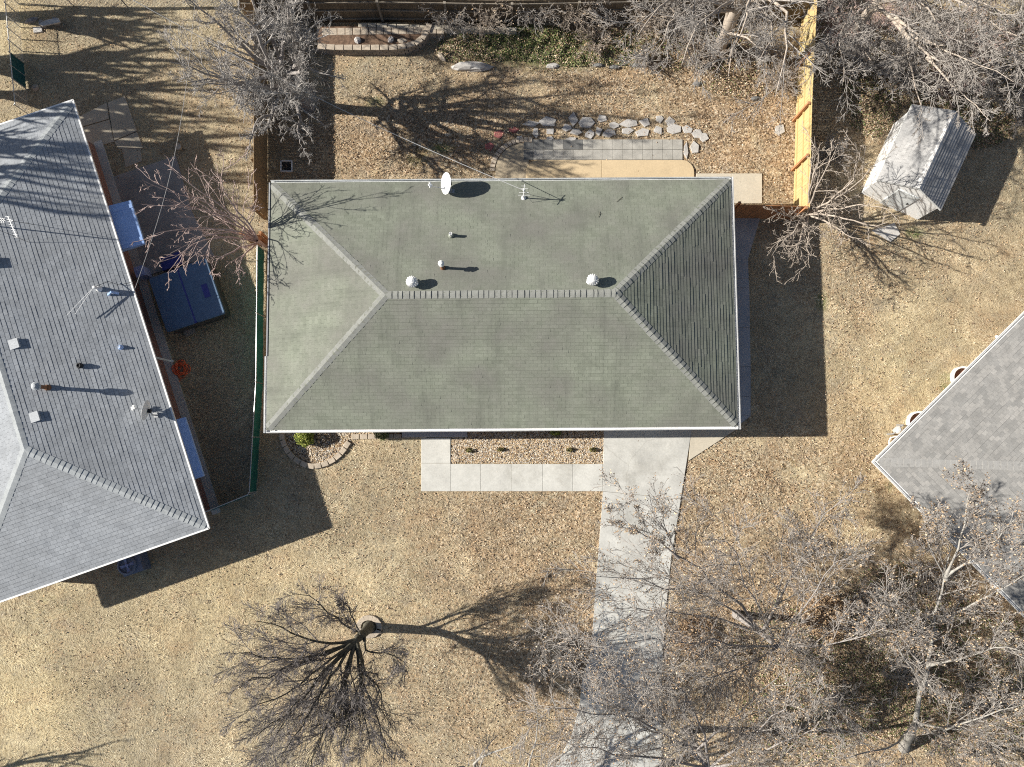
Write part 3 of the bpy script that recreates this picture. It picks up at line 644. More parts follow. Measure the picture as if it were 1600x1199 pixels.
def pipe_vent(px, py, height, root, r=.05, h=.3, mat='white', cap=None, label=None, basem='white_dirty', flash=.2):
    p = on_roof(px, py, height); mb = MB()
    mb.lathe(p, [(flash, -.09), (flash * .9, .045), (r * 1.5, .09), (r * 1.15, .13), (0, .13)], 14)
    b = mb.build('flashing', M[basem], root)
    mb = MB(); mb.lathe(p, [(r, 0), (r, h), (r * .75, h), (r * .75, h - .05), (0, h - .05)], 14)
    q = mb.build('vent_pipe', M[mat], b); tag(q, label)
    if cap:
        mb = MB(); mb.lathe(p, [(r * 1.0, h - .02), (r * 1.9, h + .02), (r * 1.9, h + .10), (r * 1.2, h + .14), (r * 1.2, h + .17), (r * 2.0, h + .18), (r * .9, h + .25), (0, h + .26)], 14); mb.build('vent_cap', M[cap], b)
pipe_vent(705, 369, mheight, MH, .06, .34, 'white', None, 'short white plumbing pipe', 'flash', .12); pipe_vent(692, 419, mheight, MH, .055, .56, 'rust', 'white', 'taller flue pipe with a rusty base and a white cap', 'rust', .10)

def dish(name, foot, ctr_, nrm, ra, rb, label, mat):
    """offset satellite dish: mast from the roof, reflector facing nrm, feed arm in front"""
    root = thing(name, foot, label, 'satellite dish'); n = Vector(nrm).normalized(); q = n.to_track_quat('Z', 'Y'); c_ = Vector(ctr_)
    mb = MB(); N = 28; rings = 6; b = 0; vs = []
    for j in range(rings + 1):
        k = j / rings
        for i in range(N):
            a = 2 * math.pi * i / N; vs.append(c_ + q @ Vector((ra * k * math.cos(a), rb * k * math.sin(a), .09 * k * k)))
    fs = [(j * N + i, j * N + (i + 1) % N, (j + 1) * N + (i + 1) % N, (j + 1) * N + i) for j in range(rings) for i in range(N)]
    mb.idx(vs, fs); vs2 = [v - n * .012 for v in vs]; mb.idx(vs2, [f[::-1] for f in fs]); e = rings * N
    mb.idx([vs[e + i] for i in range(N)] + [vs2[e + i] for i in range(N)], [(i, (i + 1) % N, N + (i + 1) % N, N + i) for i in range(N)])
    mb.build('reflector', M[mat], root, smooth=True)
    dn = q @ Vector((0, -1, 0)); dn = dn if dn.z < 0 else -dn
    s_ = Vector((0, 0, -1)) - n * Vector((0, 0, -1)).dot(n); s_.normalize(); low = c_ + s_ * (rb * .9); f = c_ + n * .62 + s_ * .25
    mb = MB(); mb.tube([low, low + n * .2 + s_ * .08, f + s_ * .05], .018, 6); mb.build('feed_arm', M['grey_metal'], root)
    mb = MB(); mb.lathe(f - n * .02, [(0, -.09), (.035, -.09), (.045, 0), (.045, .05), (0, .05)], 10, axis=-n)
    sd = n.cross(Vector((0, 0, 1))).normalized()
    mb.box(f, n, sd, n.cross(sd), .03, .10, .025); mb.build('receiver', M['white'], root)
    bk = c_ - n * .06; mb = MB(); mb.box(bk, n, sd, n.cross(sd), .05, .07, .09); mb.build('bracket', M['black'], root)
    mb = MB(); ft = Vector(foot); mb.tube([ft, Vector((ft.x, ft.y, bk.z - .1)) * .5 + (ft + Vector((0, 0, .05))) * .5, bk], .025, 8); mb.box(ft + Vector((0, 0, .01)), (1, 0, 0), (0, 1, 0), (0, 0, 1), .1, .09, .02); mb.build('mast', M['grey_metal'], root)
    return root
ft = on_roof(706, 300, mheight); dish('satellite_dish', ft, P(700, 287, ft.z + .45), (-.9, -.12, .52), .40, .42, 'white satellite dish at the back eave of the mossy green roof', 'white')
def mast_antenna(foot, h, label, braces=True, elems=4):
    root = thing('aerial_mast', foot, label, 'antenna'); mb = MB(); mb.tube([foot, foot + Vector((0, 0, h))], .022, 8); mb.build('mast', M['galv'], root)
    mb = MB(); mb.lathe(foot, [(.10, -.05), (.09, .05), (.04, .10), (0, .1)], 12); mb.build('flashing', M['white'], root)
    mb = MB(); t = foot + Vector((0, 0, h)); mb.bar(t - Vector((.02, .22, .03)), t + Vector((.02, .22, -.03)), .02, .02)
    for k in range(elems): yy = -.18 + .36 * k / (elems - 1); z_ = -.03 - .06 * (k % 2); mb.tube([t + Vector((-.22 + .04 * k, yy, z_)), t + Vector((.22 - .04 * k, yy, z_))], .008, 5)
    mb.lathe(t, [(.035, -.06), (.045, .0), (.02, .06), (0, .06)], 10); mb.build('insulator_rack', M['white'], root)
    if braces:
        for dx, dy in ((.35, .12), (.33, -.18)):
            g_ = foot + Vector((dx, dy, 0)); g_.z = mheight(g_) + .01; mb = MB(); mb.tube([foot + Vector((0, 0, h * .75)), g_], .009, 5); mb.build('brace', M['galv'], root)
    return root
am = on_roof(818, 310, mheight); mast_antenna(am, .95, 'short white service mast with crossbars near the back edge of the green roof')
for (x, y), (x2, y2) in (((963, 316), (972, 308)), ((935, 340), (937, 331))):
    a, b = on_roof(x, y, mheight), on_roof(x2, y2, mheight); mb = MB(); up = Vector((0, 0, .025)); mb.tube([a + up, (a + b) / 2 + up * 1.3 + Vector((.02, .01, 0)), b + up], .008, 5); mb.tube([(a + b) / 2 + up * 1.2, (a + b) / 2 + up + Vector((.1, .03, 0))], .006, 5)
    tag(mb.build('fallen_twig', M['bark_dark'], loc=a), 'small broken twig lying on the green shingles' + (' right of the service mast, farther from it' if x > 950 else ', the one nearer the service mast'), 'twig')

TAN2 = math.tan(math.radians(17.5))
# --- grey roofed neighbour on the left
ze2 = 2.5; A = P(325, 825, ze2); B = P(113, 158, ze2); ux2 = (B - A); ux2.z = 0; L2 = ux2.length; ux2.normalize(); uy2 = Vector((-ux2.y, ux2.x, 0))
if uy2.x > 0: uy2 = -uy2
hw = 5.0
for _ in range(20):
    R = P(40, 708, ze2 + hw * TAN2); d = R - A; hw = d.x * uy2.x + d.y * uy2.y
print('left house half width', hw, 'length', L2, 'run', d.x * ux2.x + d.y * ux2.y)
OV = .64
LH, lroof, lwall, lloc, lheight, lc, lr, lo_ = hip_house('grey_roof_house', 'brick house with a cool grey hipped shingle roof at the left edge, seen askew', A, ux2, uy2, L2, hw * 2, ze2, TAN2,
    {'roof': M['roof_left'], 'cap': M['cap_left'], 'trim': M['white'], 'wall': M['brick'], 'gut': M['white'], 'capw': .17}, over=OV, row=.15, tc=.0085, gut=(0, 0, 0, 0))
for i, (a, b) in enumerate(((lc[0], lc[1]), (lc[1], lc[2]), (lc[3], lc[0]))):
    o_ = (lo_[0], lo_[1], lo_[3])[i]; mb = MB(); up = Vector((0, 0, 1)); d = (b - a).normalized(); mb.box((a + b) / 2 + o_ * .03 - up * .03, d, o_, up, (b - a).length / 2 + .04, .03, .045); mb.build('drip_edge', M['white'], LH)
excl([lloc(.2, .2), lloc(L2 - .2, .2), lloc(L2 - .2, hw * 2 - .2), lloc(.2, hw * 2 - .2)])
# wall details on the side towards the yard: ledge, basement windows, awnings, downspout
mb = MB(); a, b = lloc(.5, OV), lloc(L2 - .5, OV); dd = (b - a).normalized(); mb.box((a + b) / 2 - uy2 * .17 + Vector((0, 0, .03)), dd, uy2, (0, 0, 1), (b - a).length / 2, .17, .04); mb.build('foundation_ledge', M['conc'], LH)
for u0, wd in ((1.9, 1.0), (4.4, 1.0), (6.5, .8), (11.2, 1.4)):
    mb = MB(); wall_box(mb, lloc, u0, u0 + wd, .9, 1.9, OV - .02, .04); f_ = mb.build('window', M['white'], LH); mb = MB(); wall_box(mb, lloc, u0 + .07, u0 + wd - .07, .97, 1.83, OV - .05, .03); mb.build('pane', M['glass'], f_)
def awning(u0, u1, out, z0, z1, label):
    mb = MB(); n = max(3, int((u1 - u0) / .14))
    for k in range(n):
        a0 = u0 + (u1 - u0) * k / n; a1 = u0 + (u1 - u0) * (k + 1) / n; rib = .018 if k in (1, n - 2) else 0
        p = [lloc(a0, OV, z0 + rib), lloc(a1, OV, z0 + rib), lloc(a1, OV - out, z1 + rib), lloc(a0, OV - out, z1 + rib)]
        mb.face(p); mb.face([p[3], p[2], p[2] - Vector((0, 0, .12)), p[3] - Vector((0, 0, .12))])
        mb.face([p[0], p[3], p[3] - Vector((0, 0, .02)), p[0] - Vector((0, 0, .02))]); mb.face([p[1], p[2], p[2] - Vector((0, 0, .02)), p[1] - Vector((0, 0, .02))])
    for uu in (u0, u1): mb.face([lloc(uu, OV, z0), lloc(uu, OV - out, z1), lloc(uu, OV - out, z1 - .12), lloc(uu, OV, z1 - .12)])
    return tag(mb.build('awning', M['awning'], LH), label)
def uof(px, py, z): d = P(px, py, z) - A; return d.x * ux2.x + d.y * ux2.y, d.x * uy2.x + d.y * uy2.y
print('awn', uof(205, 385, 2.3), uof(190, 315, 2.3), uof(212, 380, 2.3), uof(308, 748, 2.2), uof(275, 655, 2.2))
ua = uof(212, 383, 2.2)[0]; ub = uof(193, 314, 2.2)[0]; awning(ua, ub, 1.44, 2.34, 2.05, 'big pale blue aluminium door canopy')
ua = uof(306, 748, 2.1)[0]; ub = uof(277, 655, 2.1)[0]; awning(ua, ub, .86, 2.30, 1.95, 'narrow pale blue window awning')
mb = MB(); p_ = P(243, 559, 2.3); q_ = p_ + Vector((-.12, .03, -.2)); mb.tube([p_, q_, Vector((q_.x, q_.y, .9)), Vector((q_.x + .12, q_.y, .75))], .045, 8); mb.build('downspout', M['white_dirty'], LH)
# roof furniture
def box_vent(px, py, s=.36, h=.03, label=None):
    p = on_roof(px, py, lheight); mb = MB(); up = Vector((0, 0, 1)); ax, ay = uy2, ux2
    vs = [p + ax * i * s / 2 + ay * j * s / 2 + up * -.06 for i, j in ((-1, -1), (1, -1), (1, 1), (-1, 1))] + [p + ax * i * s / 2 * .86 + ay * j * s / 2 * .86 + up * h for i, j in ((-1, -1), (1, -1), (1, 1), (-1, 1))]
    mb.idx(vs, [(4, 5, 6, 7), (0, 1, 5, 4), (1, 2, 6, 5), (2, 3, 7, 6), (3, 0, 4, 7)]); mb.box(p + up * (h + .012), ax, ay, up, s * .5, s * .5, .012); b = mb.build('box_vent', M['vent_grey'], LH); return b
box_vent(22, 538); box_vent(54, 652); box_vent(-12, 411, .38, .05)
pipe_vent(126, 572, lheight, LH, .075, .17, 'black', None, 'short dark pipe', 'black', .10); pipe_vent(189, 543, lheight, LH, .04, .14, 'white', None, 'small white pipe', 'awning', .10)
pipe_vent(75, 606, lheight, LH, .07, .62, 'rust', 'vent_grey', 'tall brown flue with a pale metal cap', 'rust', .12)
ft = on_roof(212, 652, lheight); dish('satellite_dish', on_roof(243, 649, lheight), P(231, 642, on_roof(231, 642, lheight).z + .5), (-.98, .18, .12), .38, .40, 'white satellite dish seen edge on above the lower right eave of the grey roof', 'white')
# tall television aerial near the left edge and a smaller one above the middle eave
ap = on_roof(-22, 352, lheight); root = thing('television_aerial', ap, 'tall television aerial with one long toothed element at the far left of the grey roof', 'antenna')
mb = MB(); top = ap + Vector((0, 0, 2.1)); mb.tube([ap, top], .022, 8); mb.build('mast', M['galv'], root)
e_ = P(16, 345, top.z); mb = MB(); mb.bar(top, e_ + Vector((.1, 0, 0)), .03, .03); mb.build('boom', M['galv'], root)
mb = MB(); a, b = P(12, 338, top.z), P(26, 370, top.z)
mb.bar(a, b, .03, .02)
for k in range(9): c_ = a.lerp(b, k / 8); mb.bar(c_ - Vector((.07, .02, 0)), c_ + Vector((.07, -.02, 0)), .015, .03)
mb.build('reflector_element', M['white'], root)
mb = MB(); c_ = P(3, 345, top.z + .05)
for k in range(3): mb.bar(c_ + Vector((-.1 + .07 * k, .09, 0)), c_ + Vector((-.06 + .07 * k, -.09, 0)), .02, .02)
mb.bar(c_ - Vector((.12, 0, 0)), c_ + Vector((.12, 0, 0)), .02, .02); mb.build('director_element', M['white'], root)
for dx, dy in ((1.5, .15), (1.4, -.55)):
    g_ = ap + Vector((dx, dy, 0)); g_.z = lheight(g_) + .01; mb = MB(); mb.tube([top - Vector((0, 0, .5)), g_], .008, 5); mb.build('guy_wire', M['black'], root)
sp_ = on_roof(155, 452, lheight); root = thing('television_aerial', sp_, 'small aerial with two long thin rods pointing down the grey roof', 'antenna')
mb = MB(); mb.lathe(sp_, [(.12, -.05), (.10, .06), (.05, .15), (.05, .4), (0, .42)], 12); mb.build('mast', M['white'], root)
t_ = sp_ + Vector((0, 0, .38))
for q_ in ((111, 495), (124, 493)):
    g_ = on_roof(*q_, lheight) + Vector((0, 0, .28)); mb = MB(); mb.tube([t_, g_], .012, 6); mb.build('rod', M['white'], root)
mb = MB(); mb.tube([t_, on_roof(172, 441, lheight) + Vector((0, 0, .12)), on_roof(187, 446, lheight) + Vector((0, 0, .06)), on_roof(203, 443, lheight) + Vector((0, 0, .08)), P(215, 437, 2.0)], .010, 6); mb.build('cable', M['black'], root)
mb = MB(); mb.tube([on_roof(170, 461, lheight) + Vector((0, 0, .03)), on_roof(178, 458, lheight) + Vector((0, 0, .2)), on_roof(186, 459, lheight) + Vector((0, 0, .03))], .05, 8); mb.build('elbow_bracket', M['awning'], root)

# --- pale roofed neighbour on the right
ze3 = 2.4; C0 = P(1370, 722, ze3); C1 = P(1600, 495, ze3); C2 = P(1525, 880, ze3); u3 = (C1 - C0); u3.z = 0; u3.normalize(); v3 = Vector((u3.y, -u3.x, 0))
print('right angle', math.degrees(math.acos(u3.dot((C2 - C0).normalized()))))
RH, rroof, rwall, rloc, rheight, rc, rr_, ro_ = hip_house('pale_roof_house', 'house with a pale grey shingle roof and white gutter, its corner at the right edge', C0, u3, v3, 17, 10, ze3, TAN,
    {'roof': M['roof_right'], 'cap': M['cap_pale'], 'trim': M['white'], 'wall': M['brick_tan'], 'gut': M['white'], 'capw': .16}, over=.75, row=.14, gut=(1, 0, 0, 1))
excl([rloc(.6, .6), rloc(16.4, .6), rloc(16.4, 9.4), rloc(.6, 9.4)])
for px, py in ((1374, 714), (1561, 526)):
    p = P(px, py, 2.2); mb = MB(); mb.tube([p + v3 * .5, p + v3 * .1, p - v3 * .02 - Vector((0, 0, .12)), p + v3 * .25 - Vector((0, 0, .2))], .06, 8); tag(mb.build('downspout', M['white'], RH), None)
def window_well(px, py, label):
    p = P(px, py, 0); root = thing('window_well', p, label, 'window well', 'window wells of the pale roofed house'); out = -v3; al = u3
    q_in = []; q_out = []; n = 20
    for i in range(n + 1):
        a = math.pi * i / n; q_in.append(p + al * (.40 * math.cos(a)) + out * (.44 * math.sin(a))); q_out.append(p + al * (.47 * math.cos(a)) + out * (.51 * math.sin(a)))
    mb = MB()
    for i in range(n):
        for lo, hi, qa, qb in ((.20, .20, q_in, q_out),):
            mb.face([(qa[i].x, qa[i].y, .2), (qa[i + 1].x, qa[i + 1].y, .2), (qb[i + 1].x, qb[i + 1].y, .2), (qb[i].x, qb[i].y, .2)])
        for q in (q_in, q_out): mb.face([(q[i].x, q[i].y, -.0), (q[i + 1].x, q[i + 1].y, -.0), (q[i + 1].x, q[i + 1].y, .2), (q[i].x, q[i].y, .2)])
    mb.build('rim', M['white'], root)
    mb = MB(); mb.prism([(q.x, q.y) for q in q_in], .006, .02); mb.build('well_floor', simple('rust_earth', (.17, .08, .055), .25, 4), root)
window_well(1434, 662, 'white rimmed half round window well with a brown floor, the one nearer the house corner'); window_well(1503, 592, 'white rimmed half round window well beside tufts of green grass')
root = thing('utility_meter', P(1402, 675, 0), 'small white gas meter with pipes beside the corner of the pale roofed house', 'gas meter')
c_ = P(1402, 672, .5); mb = MB(); mb.box(c_, u3, v3, (0, 0, 1), .11, .09, .14); mb.lathe(c_ + Vector((0, 0, .14)), [(.08, 0), (.08, .03), (0, .04)], 12); mb.build('meter_body', M['white_dirty'], root)
mb = MB(); mb.tube([c_ + u3 * .1, c_ + u3 * .28 + Vector((0, 0, .06)), c_ + u3 * .30 - Vector((0, 0, .5))], .03, 8); mb.tube([c_ - u3 * .1, c_ - u3 * .22, c_ - u3 * .24 - Vector((0, 0, .5))], .03, 8); mb.build('pipe', M['grey_metal'], root)
mb = MB(); p = P(1391, 686, .12); mb.tube([p + u3 * .25 + v3 * .1, p + u3 * .05 - v3 * .02, p - u3 * .12 + v3 * .04, p - u3 * .2 + v3 * .15], .03, 8); tag(mb.build('downspout_elbow', M['white'], loc=p), 'white curved downspout elbow on the grass next to the gas meter', 'downspout')

# --- shed
sa = P(1345, 302); sb = P(1395, 195); sc_ = P(1430, 350); us = (sb - sa); LS = us.length; us.normalize(); vs_ = Vector((us.y, -us.x, 0)); WS = (sc_ - sa).dot(vs_); print('shed', LS, WS)
SHD = thing('garden_shed', sa + us * LS / 2 + vs_ * WS / 2, 'small white walled garden shed with a worn grey gable roof', 'shed')
def sloc(u, v, z): return Vector((sa.x + us.x * u + vs_.x * v, sa.y + us.y * u + vs_.y * v, z))
hw_, hr = 1.75, 2.50; mb = MB(); n = 14
for k in range(n):          # vertical grooved siding on the long sides
    for v, sg in ((0, -1), (WS, 1)):
        u0, u1 = LS * k / n, LS * (k + 1) / n; mb.face([sloc(u0 + .006, v, 0), sloc(u1 - .006, v, 0), sloc(u1 - .006, v, hw_), sloc(u0 + .006, v, hw_)]); mb.face([sloc(u1 - .006, v - sg * .015, 0), sloc(u1 + .006, v - sg * .015, 0), sloc(u1 + .006, v - sg * .015, hw_), sloc(u1 - .006, v - sg * .015, hw_)])
for u in (0, LS): mb.face([sloc(u, 0, 0), sloc(u, WS, 0), sloc(u, WS, hw_), sloc(u, WS / 2, hr - .05), sloc(u, 0, hw_)])
mb.build('wall', M['white'], SHD)
mb = MB(); o_ = .10; e0, e1 = -.08, LS + .08; r_a, r_b = sloc(e0, WS / 2, hr), sloc(e1, WS / 2, hr); zl = hw_ - .03
courses(mb, [sloc(e0, -o_, zl), sloc(e1, -o_, zl), r_b, r_a], sloc(e0, -o_, zl), sloc(e1, -o_, zl), .14); courses(mb, [sloc(e1, WS + o_, zl), sloc(e0, WS + o_, zl), r_a, r_b], sloc(e1, WS + o_, zl), sloc(e0, WS + o_, zl), .14)
for vv in (-o_, WS + o_): mb.face([sloc(e0, vv, zl), sloc(e1, vv, zl), sloc(e1, vv, zl - .1), sloc(e0, vv, zl - .1)], None, 1)
for uu in (e0, e1): mb.face([sloc(uu, -o_, zl - .1), sloc(uu, WS / 2, hr - .1), sloc(uu, WS / 2, hr - .002), sloc(uu, -o_, zl - .002)], None, 1); mb.face([sloc(uu, WS + o_, zl - .1), sloc(uu, WS / 2, hr - .1), sloc(uu, WS / 2, hr - .002), sloc(uu, WS + o_, zl - .002)], None, 1)
sroof = mb.build('roof', [M['roof_shed'], M['white_dirty']], SHD)
sd1 = (sloc(0, 0, zl) - sloc(0, WS / 2, hr)).normalized(); sd2 = (sloc(0, WS, zl) - sloc(0, WS / 2, hr)).normalized(); caps('ridge_cap', r_a, r_b, sd1, sd2, sroof, M['shed_cap'], wd=.17, seg=.3)
mb = MB(); mb.box(sloc(-.02, WS * .5, .85), vs_, us, (0, 0, 1), .42, .02, .83); dr = mb.build('door', M['white_dirty'], SHD); mb = MB(); mb.box(sloc(-.055, WS * .5 + .32, .95), vs_, us, (0, 0, 1), .02, .015, .06); mb.build('handle', M['black'], dr)
mb = MB(); mb.prism([P(1362, 360, .06), P(1392, 378, .06), P(1407, 366, .06), P(1398, 348, .06)], 0, .06, bev=.01); tag(mb.build('shed_ramp', M['flag'], loc=P(1385, 364)), 'flat pale slab lying in front of the shed door', 'ramp')
excl([sloc(0, 0, 0), sloc(LS, 0, 0), sloc(LS, WS, 0), sloc(0, WS, 0)])
# ------------------------------------------------------------------ fences
def board_fence(name, path, h, mat, rail_mat, label, rail_side=1, bay=2.4, gap=.003, pw=.14, posts_side=None, cap=False, post_mat=None, skip_first=False, rails=(.35, 1.0, 1.6), lean=0):
    """path: world points along the ground; rail_side +1 = rails and posts to the left of the direction of travel"""
    root = thing(name, path[0], label, 'fence'); post_mat = post_mat or rail_mat
    for a, b in zip(path[:-1], path[1:]):
        d = b - a; d.z = 0; L = d.length; d.normalize(); s_ = Vector((-d.y, d.x, 0)) * rail_side; n = max(1, round(L / bay)); bl = L / n
        for k in range(n):
            p0 = a + d * (bl * k); mb = MB(); m_ = int(bl / (pw + gap))
            stp = bl / m_
            for j in range(m_):
                c_ = p0 + d * (stp * (j + .5)); hh = h + random.uniform(-.012, .012); off = random.uniform(-.003, .003); tw = random.uniform(-.03, .03)
                dd = (d + s_ * tw).normalized(); ss = Vector((-dd.y, dd.x, 0)); mb.box(Vector((c_.x, c_.y, hh / 2 + .02)) + s_ * off, dd, ss, (0, 0, 1), (stp - gap) / 2, .009, hh / 2)
            mb.build('panel', mat, root)
            mb = MB()
            for rz in rails: q = p0 + s_ * .035; mb.bar(Vector((q.x, q.y, rz * h / 1.8)), Vector((q.x, q.y, rz * h / 1.8)) + d * bl, .04, .085)
            mb.build('rail', rail_mat, root)
            if cap: mb = MB(); mb.bar(Vector((p0.x, p0.y, h + .05)), Vector((p0.x, p0.y, h + .05)) + d * bl, .14, .03); mb.build('cap_board', rail_mat, root)
        for k in range(n + 1):
            if k == n and b is not path[-1]: continue
            p0 = a + d * (bl * k) + s_ * .105; mb = MB(); mb.box((p0.x, p0.y, (h - .02) / 2), d, s_, (0, 0, 1), .045, .045, (h - .02) / 2)
            mb.box((p0.x, p0.y, h - .01), d, s_, (0, 0, 1), .052, .052, .012); mb.build('post', post_mat, root)
    return root
board_fence('board_fence', [P(395, 37), P(600, 35), P(800, 38), P(1000, 34), P(1252, 33)], 1.75, M['wood_old'], M['wood_rail'], 'long dark weathered board fence along the back of the lot', rail_side=-1)
board_fence('cedar_fence', [P(1239, 345), P(1243, 190), P(1251, 30), P(1258, -60)], 1.8, M['wood_new'], M['wood_new'], 'new golden cedar fence running from the green roofed house towards the back fence', rail_side=1, post_mat=M['wood_brown'], rails=(.3, 1.0, 1.66), cap=False)
board_fence('cedar_gate_fence', [P(1137, 341), P(1240, 343)], 1.75, M['wood_brown'], M['wood_brown'], 'short reddish brown cedar fence joining the house corner to the golden fence', rail_side=1)
board_fence('board_fence', [P(418, 38), P(418, 200), P(418, 342)], 1.75, M['wood_left'], M['wood_left'], 'brown board fence left of the green roofed house, running up under the grey tree', rail_side=-1)
board_fence('fence_gate', [P(397, 384), P(426, 384)], 1.65, M['wood_brown'], M['wood_brown'], 'short reddish brown gate between the brown fence and the green roofed house', rail_side=1, bay=1.2)

def chain_fence(name, path, h, label, fab, spacing=2.4, fabbays=None, wires=False):
    root = thing(name, path[0], label, 'fence'); bi = 0
    for a, b in zip(path[:-1], path[1:]):
        d = b - a; d.z = 0; L = d.length; d.normalize(); n = max(1, round(L / spacing)); bl = L / n
        for k in range(n + 1):
            p0 = a + d * (bl * k); mb = MB(); mb.tube([p0, p0 + Vector((0, 0, h + .05))], .022, 8); mb.lathe(p0 + Vector((0, 0, h + .05)), [(.03, 0), (.025, .03), (0, .045)], 8); mb.build('post', M['galv'], root)
        mb = MB(); mb.tube([a + Vector((0, 0, h)), b + Vector((0, 0, h))], .018, 8); mb.build('top_rail', M['galv'], root)
        for k in range(n):
            p0 = a + d * (bl * k); p1 = p0 + d * bl
            if fabbays is None or bi in fabbays:
                mb = MB(); m_ = 10
                for j in range(m_):
                    s_ = Vector((-d.y, d.x, 0)); w0 = .012 * math.sin(j * 1.9 + k); w1 = .012 * math.sin((j + 1) * 1.9 + k)
                    q0 = p0 + d * (bl * j / m_) + s_ * w0; q1 = p0 + d * (bl * (j + 1) / m_) + s_ * w1
                    for zz in ((.05, h - .02),):
                        mb.face([(q0.x, q0.y, zz[0]), (q1.x, q1.y, zz[0]), (q1.x, q1.y, zz[1]), (q0.x, q0.y, zz[1])]); q0b, q1b = q0 + s_ * .006, q1 + s_ * .006
                        mb.face([(q0b.x, q0b.y, zz[0]), (q0b.x, q0b.y, zz[1]), (q1b.x, q1b.y, zz[1]), (q1b.x, q1b.y, zz[0])])
                mb.build('privacy_mesh', fab, root)
            else:
                mb = MB(); sp = .16; m_ = int(bl / sp)
                for j in range(-int(h / sp), m_):
                    for sg in (1, -1):
                        x0, x1 = j * sp, j * sp + h; z0, z1 = (.03, h) if sg == 1 else (h, .03)
                        if x0 < 0: z0 += sg * -x0; x0 = 0
                        if x1 > bl: z1 -= sg * (x1 - bl); x1 = bl
                        if x1 > x0: mb.bar(p0 + d * x0 + Vector((0, 0, z0)), p0 + d * x1 + Vector((0, 0, z1)), .006, .006)
                mb.build('wire_mesh', M['galv'], root)
            bi += 1
    return root
chain_fence('chain_link_fence', [P(413, 392), P(411, 600), P(401, 768)], .9, 'green screened chain link fence beside the green roofed house', M['green_mesh'])
chain_fence('chain_link_fence', [P(399, 771), P(334, 797)], .9, 'short teal chain link return ending at the grey roofed house', M['teal_mesh'])
chain_fence('chain_link_fence', [P(29, 6), P(38, 100), P(46, 180)], .95, 'chain link fence with torn teal mesh at the upper left corner', M['teal_mesh'], fabbays=(5, 6, 9), spacing=.5)
chain_fence('chain_link_fence', [P(31, 8), P(200, 12), P(395, 10)], 1.2, 'chain link fence with bare wires along the top left edge', M['teal_mesh'], fabbays=())

# ------------------------------------------------------------------ yard objects
def rock(name, px, py, r, h, mat, label, cat, group=None, sides=9, seed=0, sx=1, sy=1, rot=0, z0=0):
    rd = random.Random(seed); c_ = P(px, py, z0); vs = []; rings = [(1, 0), (1.04, .35), (.86, .75), (.5, .97)]
    for k, z_ in rings:
        for i in range(sides):
            a = 2 * math.pi * i / sides; q = r * k * rd.uniform(.82, 1.15); x, y = q * math.cos(a) * sx, q * math.sin(a) * sy
            vs.append(c_ + Vector((x * math.cos(rot) - y * math.sin(rot), x * math.sin(rot) + y * math.cos(rot), h * z_ * rd.uniform(.85, 1.1))))
    vs.append(c_ + Vector((0, 0, h))); fs = []
    for j in range(3):
        for i in range(sides): fs.append((j * sides + i, j * sides + (i + 1) % sides, (j + 1) * sides + (i + 1) % sides, (j + 1) * sides + i))
    for i in range(sides): fs.append((3 * sides + i, 3 * sides + (i + 1) % sides, 4 * sides))
    mb = MB(); mb.idx(vs, fs); return tag(mb.build(name, mat, loc=c_), label, cat, group)
rock('boulder', 738, 106, .72, .28, M['flag'], 'long flat grey boulder below the planting bank, left of the green ground cover', 'boulder', sides=11, seed=3, sx=1.15, sy=.26)
rock('rock', 559, 64, .14, .16, M['rock'], 'pale rock in the raised bed, left of the pair', 'rock', seed=4, z0=.39); rock('rock', 611, 63, .13, .16, M['rock'], 'pale rock in the raised bed, right of the pair', 'rock', seed=5, z0=.39)
rock('stone', 628, 64, .17, .05, M['block'], 'flat tan stone right of the pale rocks in the raised bed', 'stone', seed=6, z0=.39, sx=1.2, sy=.6); rock('stone', 653, 63, .08, .05, M['block'], 'small tan stone near the right end of the raised bed', 'stone', seed=7, z0=.39)
rock('rock', 690, 90, .22, .15, M['block'], 'tan rock on the slope between the raised bed and the grey boulder', 'rock', seed=8, sx=1.3, sy=.5, rot=-.9)
rock('rock', 863, 104, .2, .14, M['flag'], 'grey rock at the left end of the garden border', 'rock', seed=18, sx=1.4, sy=.6)
for i, (x, y) in enumerate(((935, 103), (960, 106), (995, 103), (1090, 132), (1180, 155))): rock('rock', x, y, .16, .14, M['paver_dark'], 'dark border rock half buried in leaves below the green bank', 'rock', 'dark border rocks', seed=30 + i, sx=1.3, sy=.6)
rock('rock', 56, 138, .15, .12, M['block'], 'small tan rock beside the chain link fence at the upper left', 'rock', seed=9)
rock('boulder', 1545, 880, .35, .2, M['rock'], 'pale rock glimpsed under the bare twigs beside the pale roofed house', 'boulder', seed=12)
# raised bed with block wall
pth = [(500, 82), (530, 84), (560, 84), (590, 84), (615, 84), (635, 82), (652, 77), (663, 69), (670, 58), (672, 52)]
wp = [P(x, y, 0) for x, y in pth]
bedp = [P(500, 50)] + [P(x, y - 4) for x, y in pth]; mb = MB(); mb.prism(bedp, -.01, .40); tag(mb.build('raised_bed_soil', M['mulch'], loc=P(580, 65)), 'leafy mulch filling the raised bed', None, None, 'structure')
cum = [0]
for a, b in zip(wp[:-1], wp[1:]): cum.append(cum[-1] + (b - a).length)
def along(t):
    for i in range(len(wp) - 1):
        if t <= cum[i + 1]: k = (t - cum[i]) / (cum[i + 1] - cum[i]); return wp[i].lerp(wp[i + 1], k), (wp[i + 1] - wp[i]).normalized()
    return wp[-1], (wp[-1] - wp[-2]).normalized()
root = thing('block_wall', wp[4], 'low curved dry laid block wall holding the raised bed by the back fence', 'garden wall')
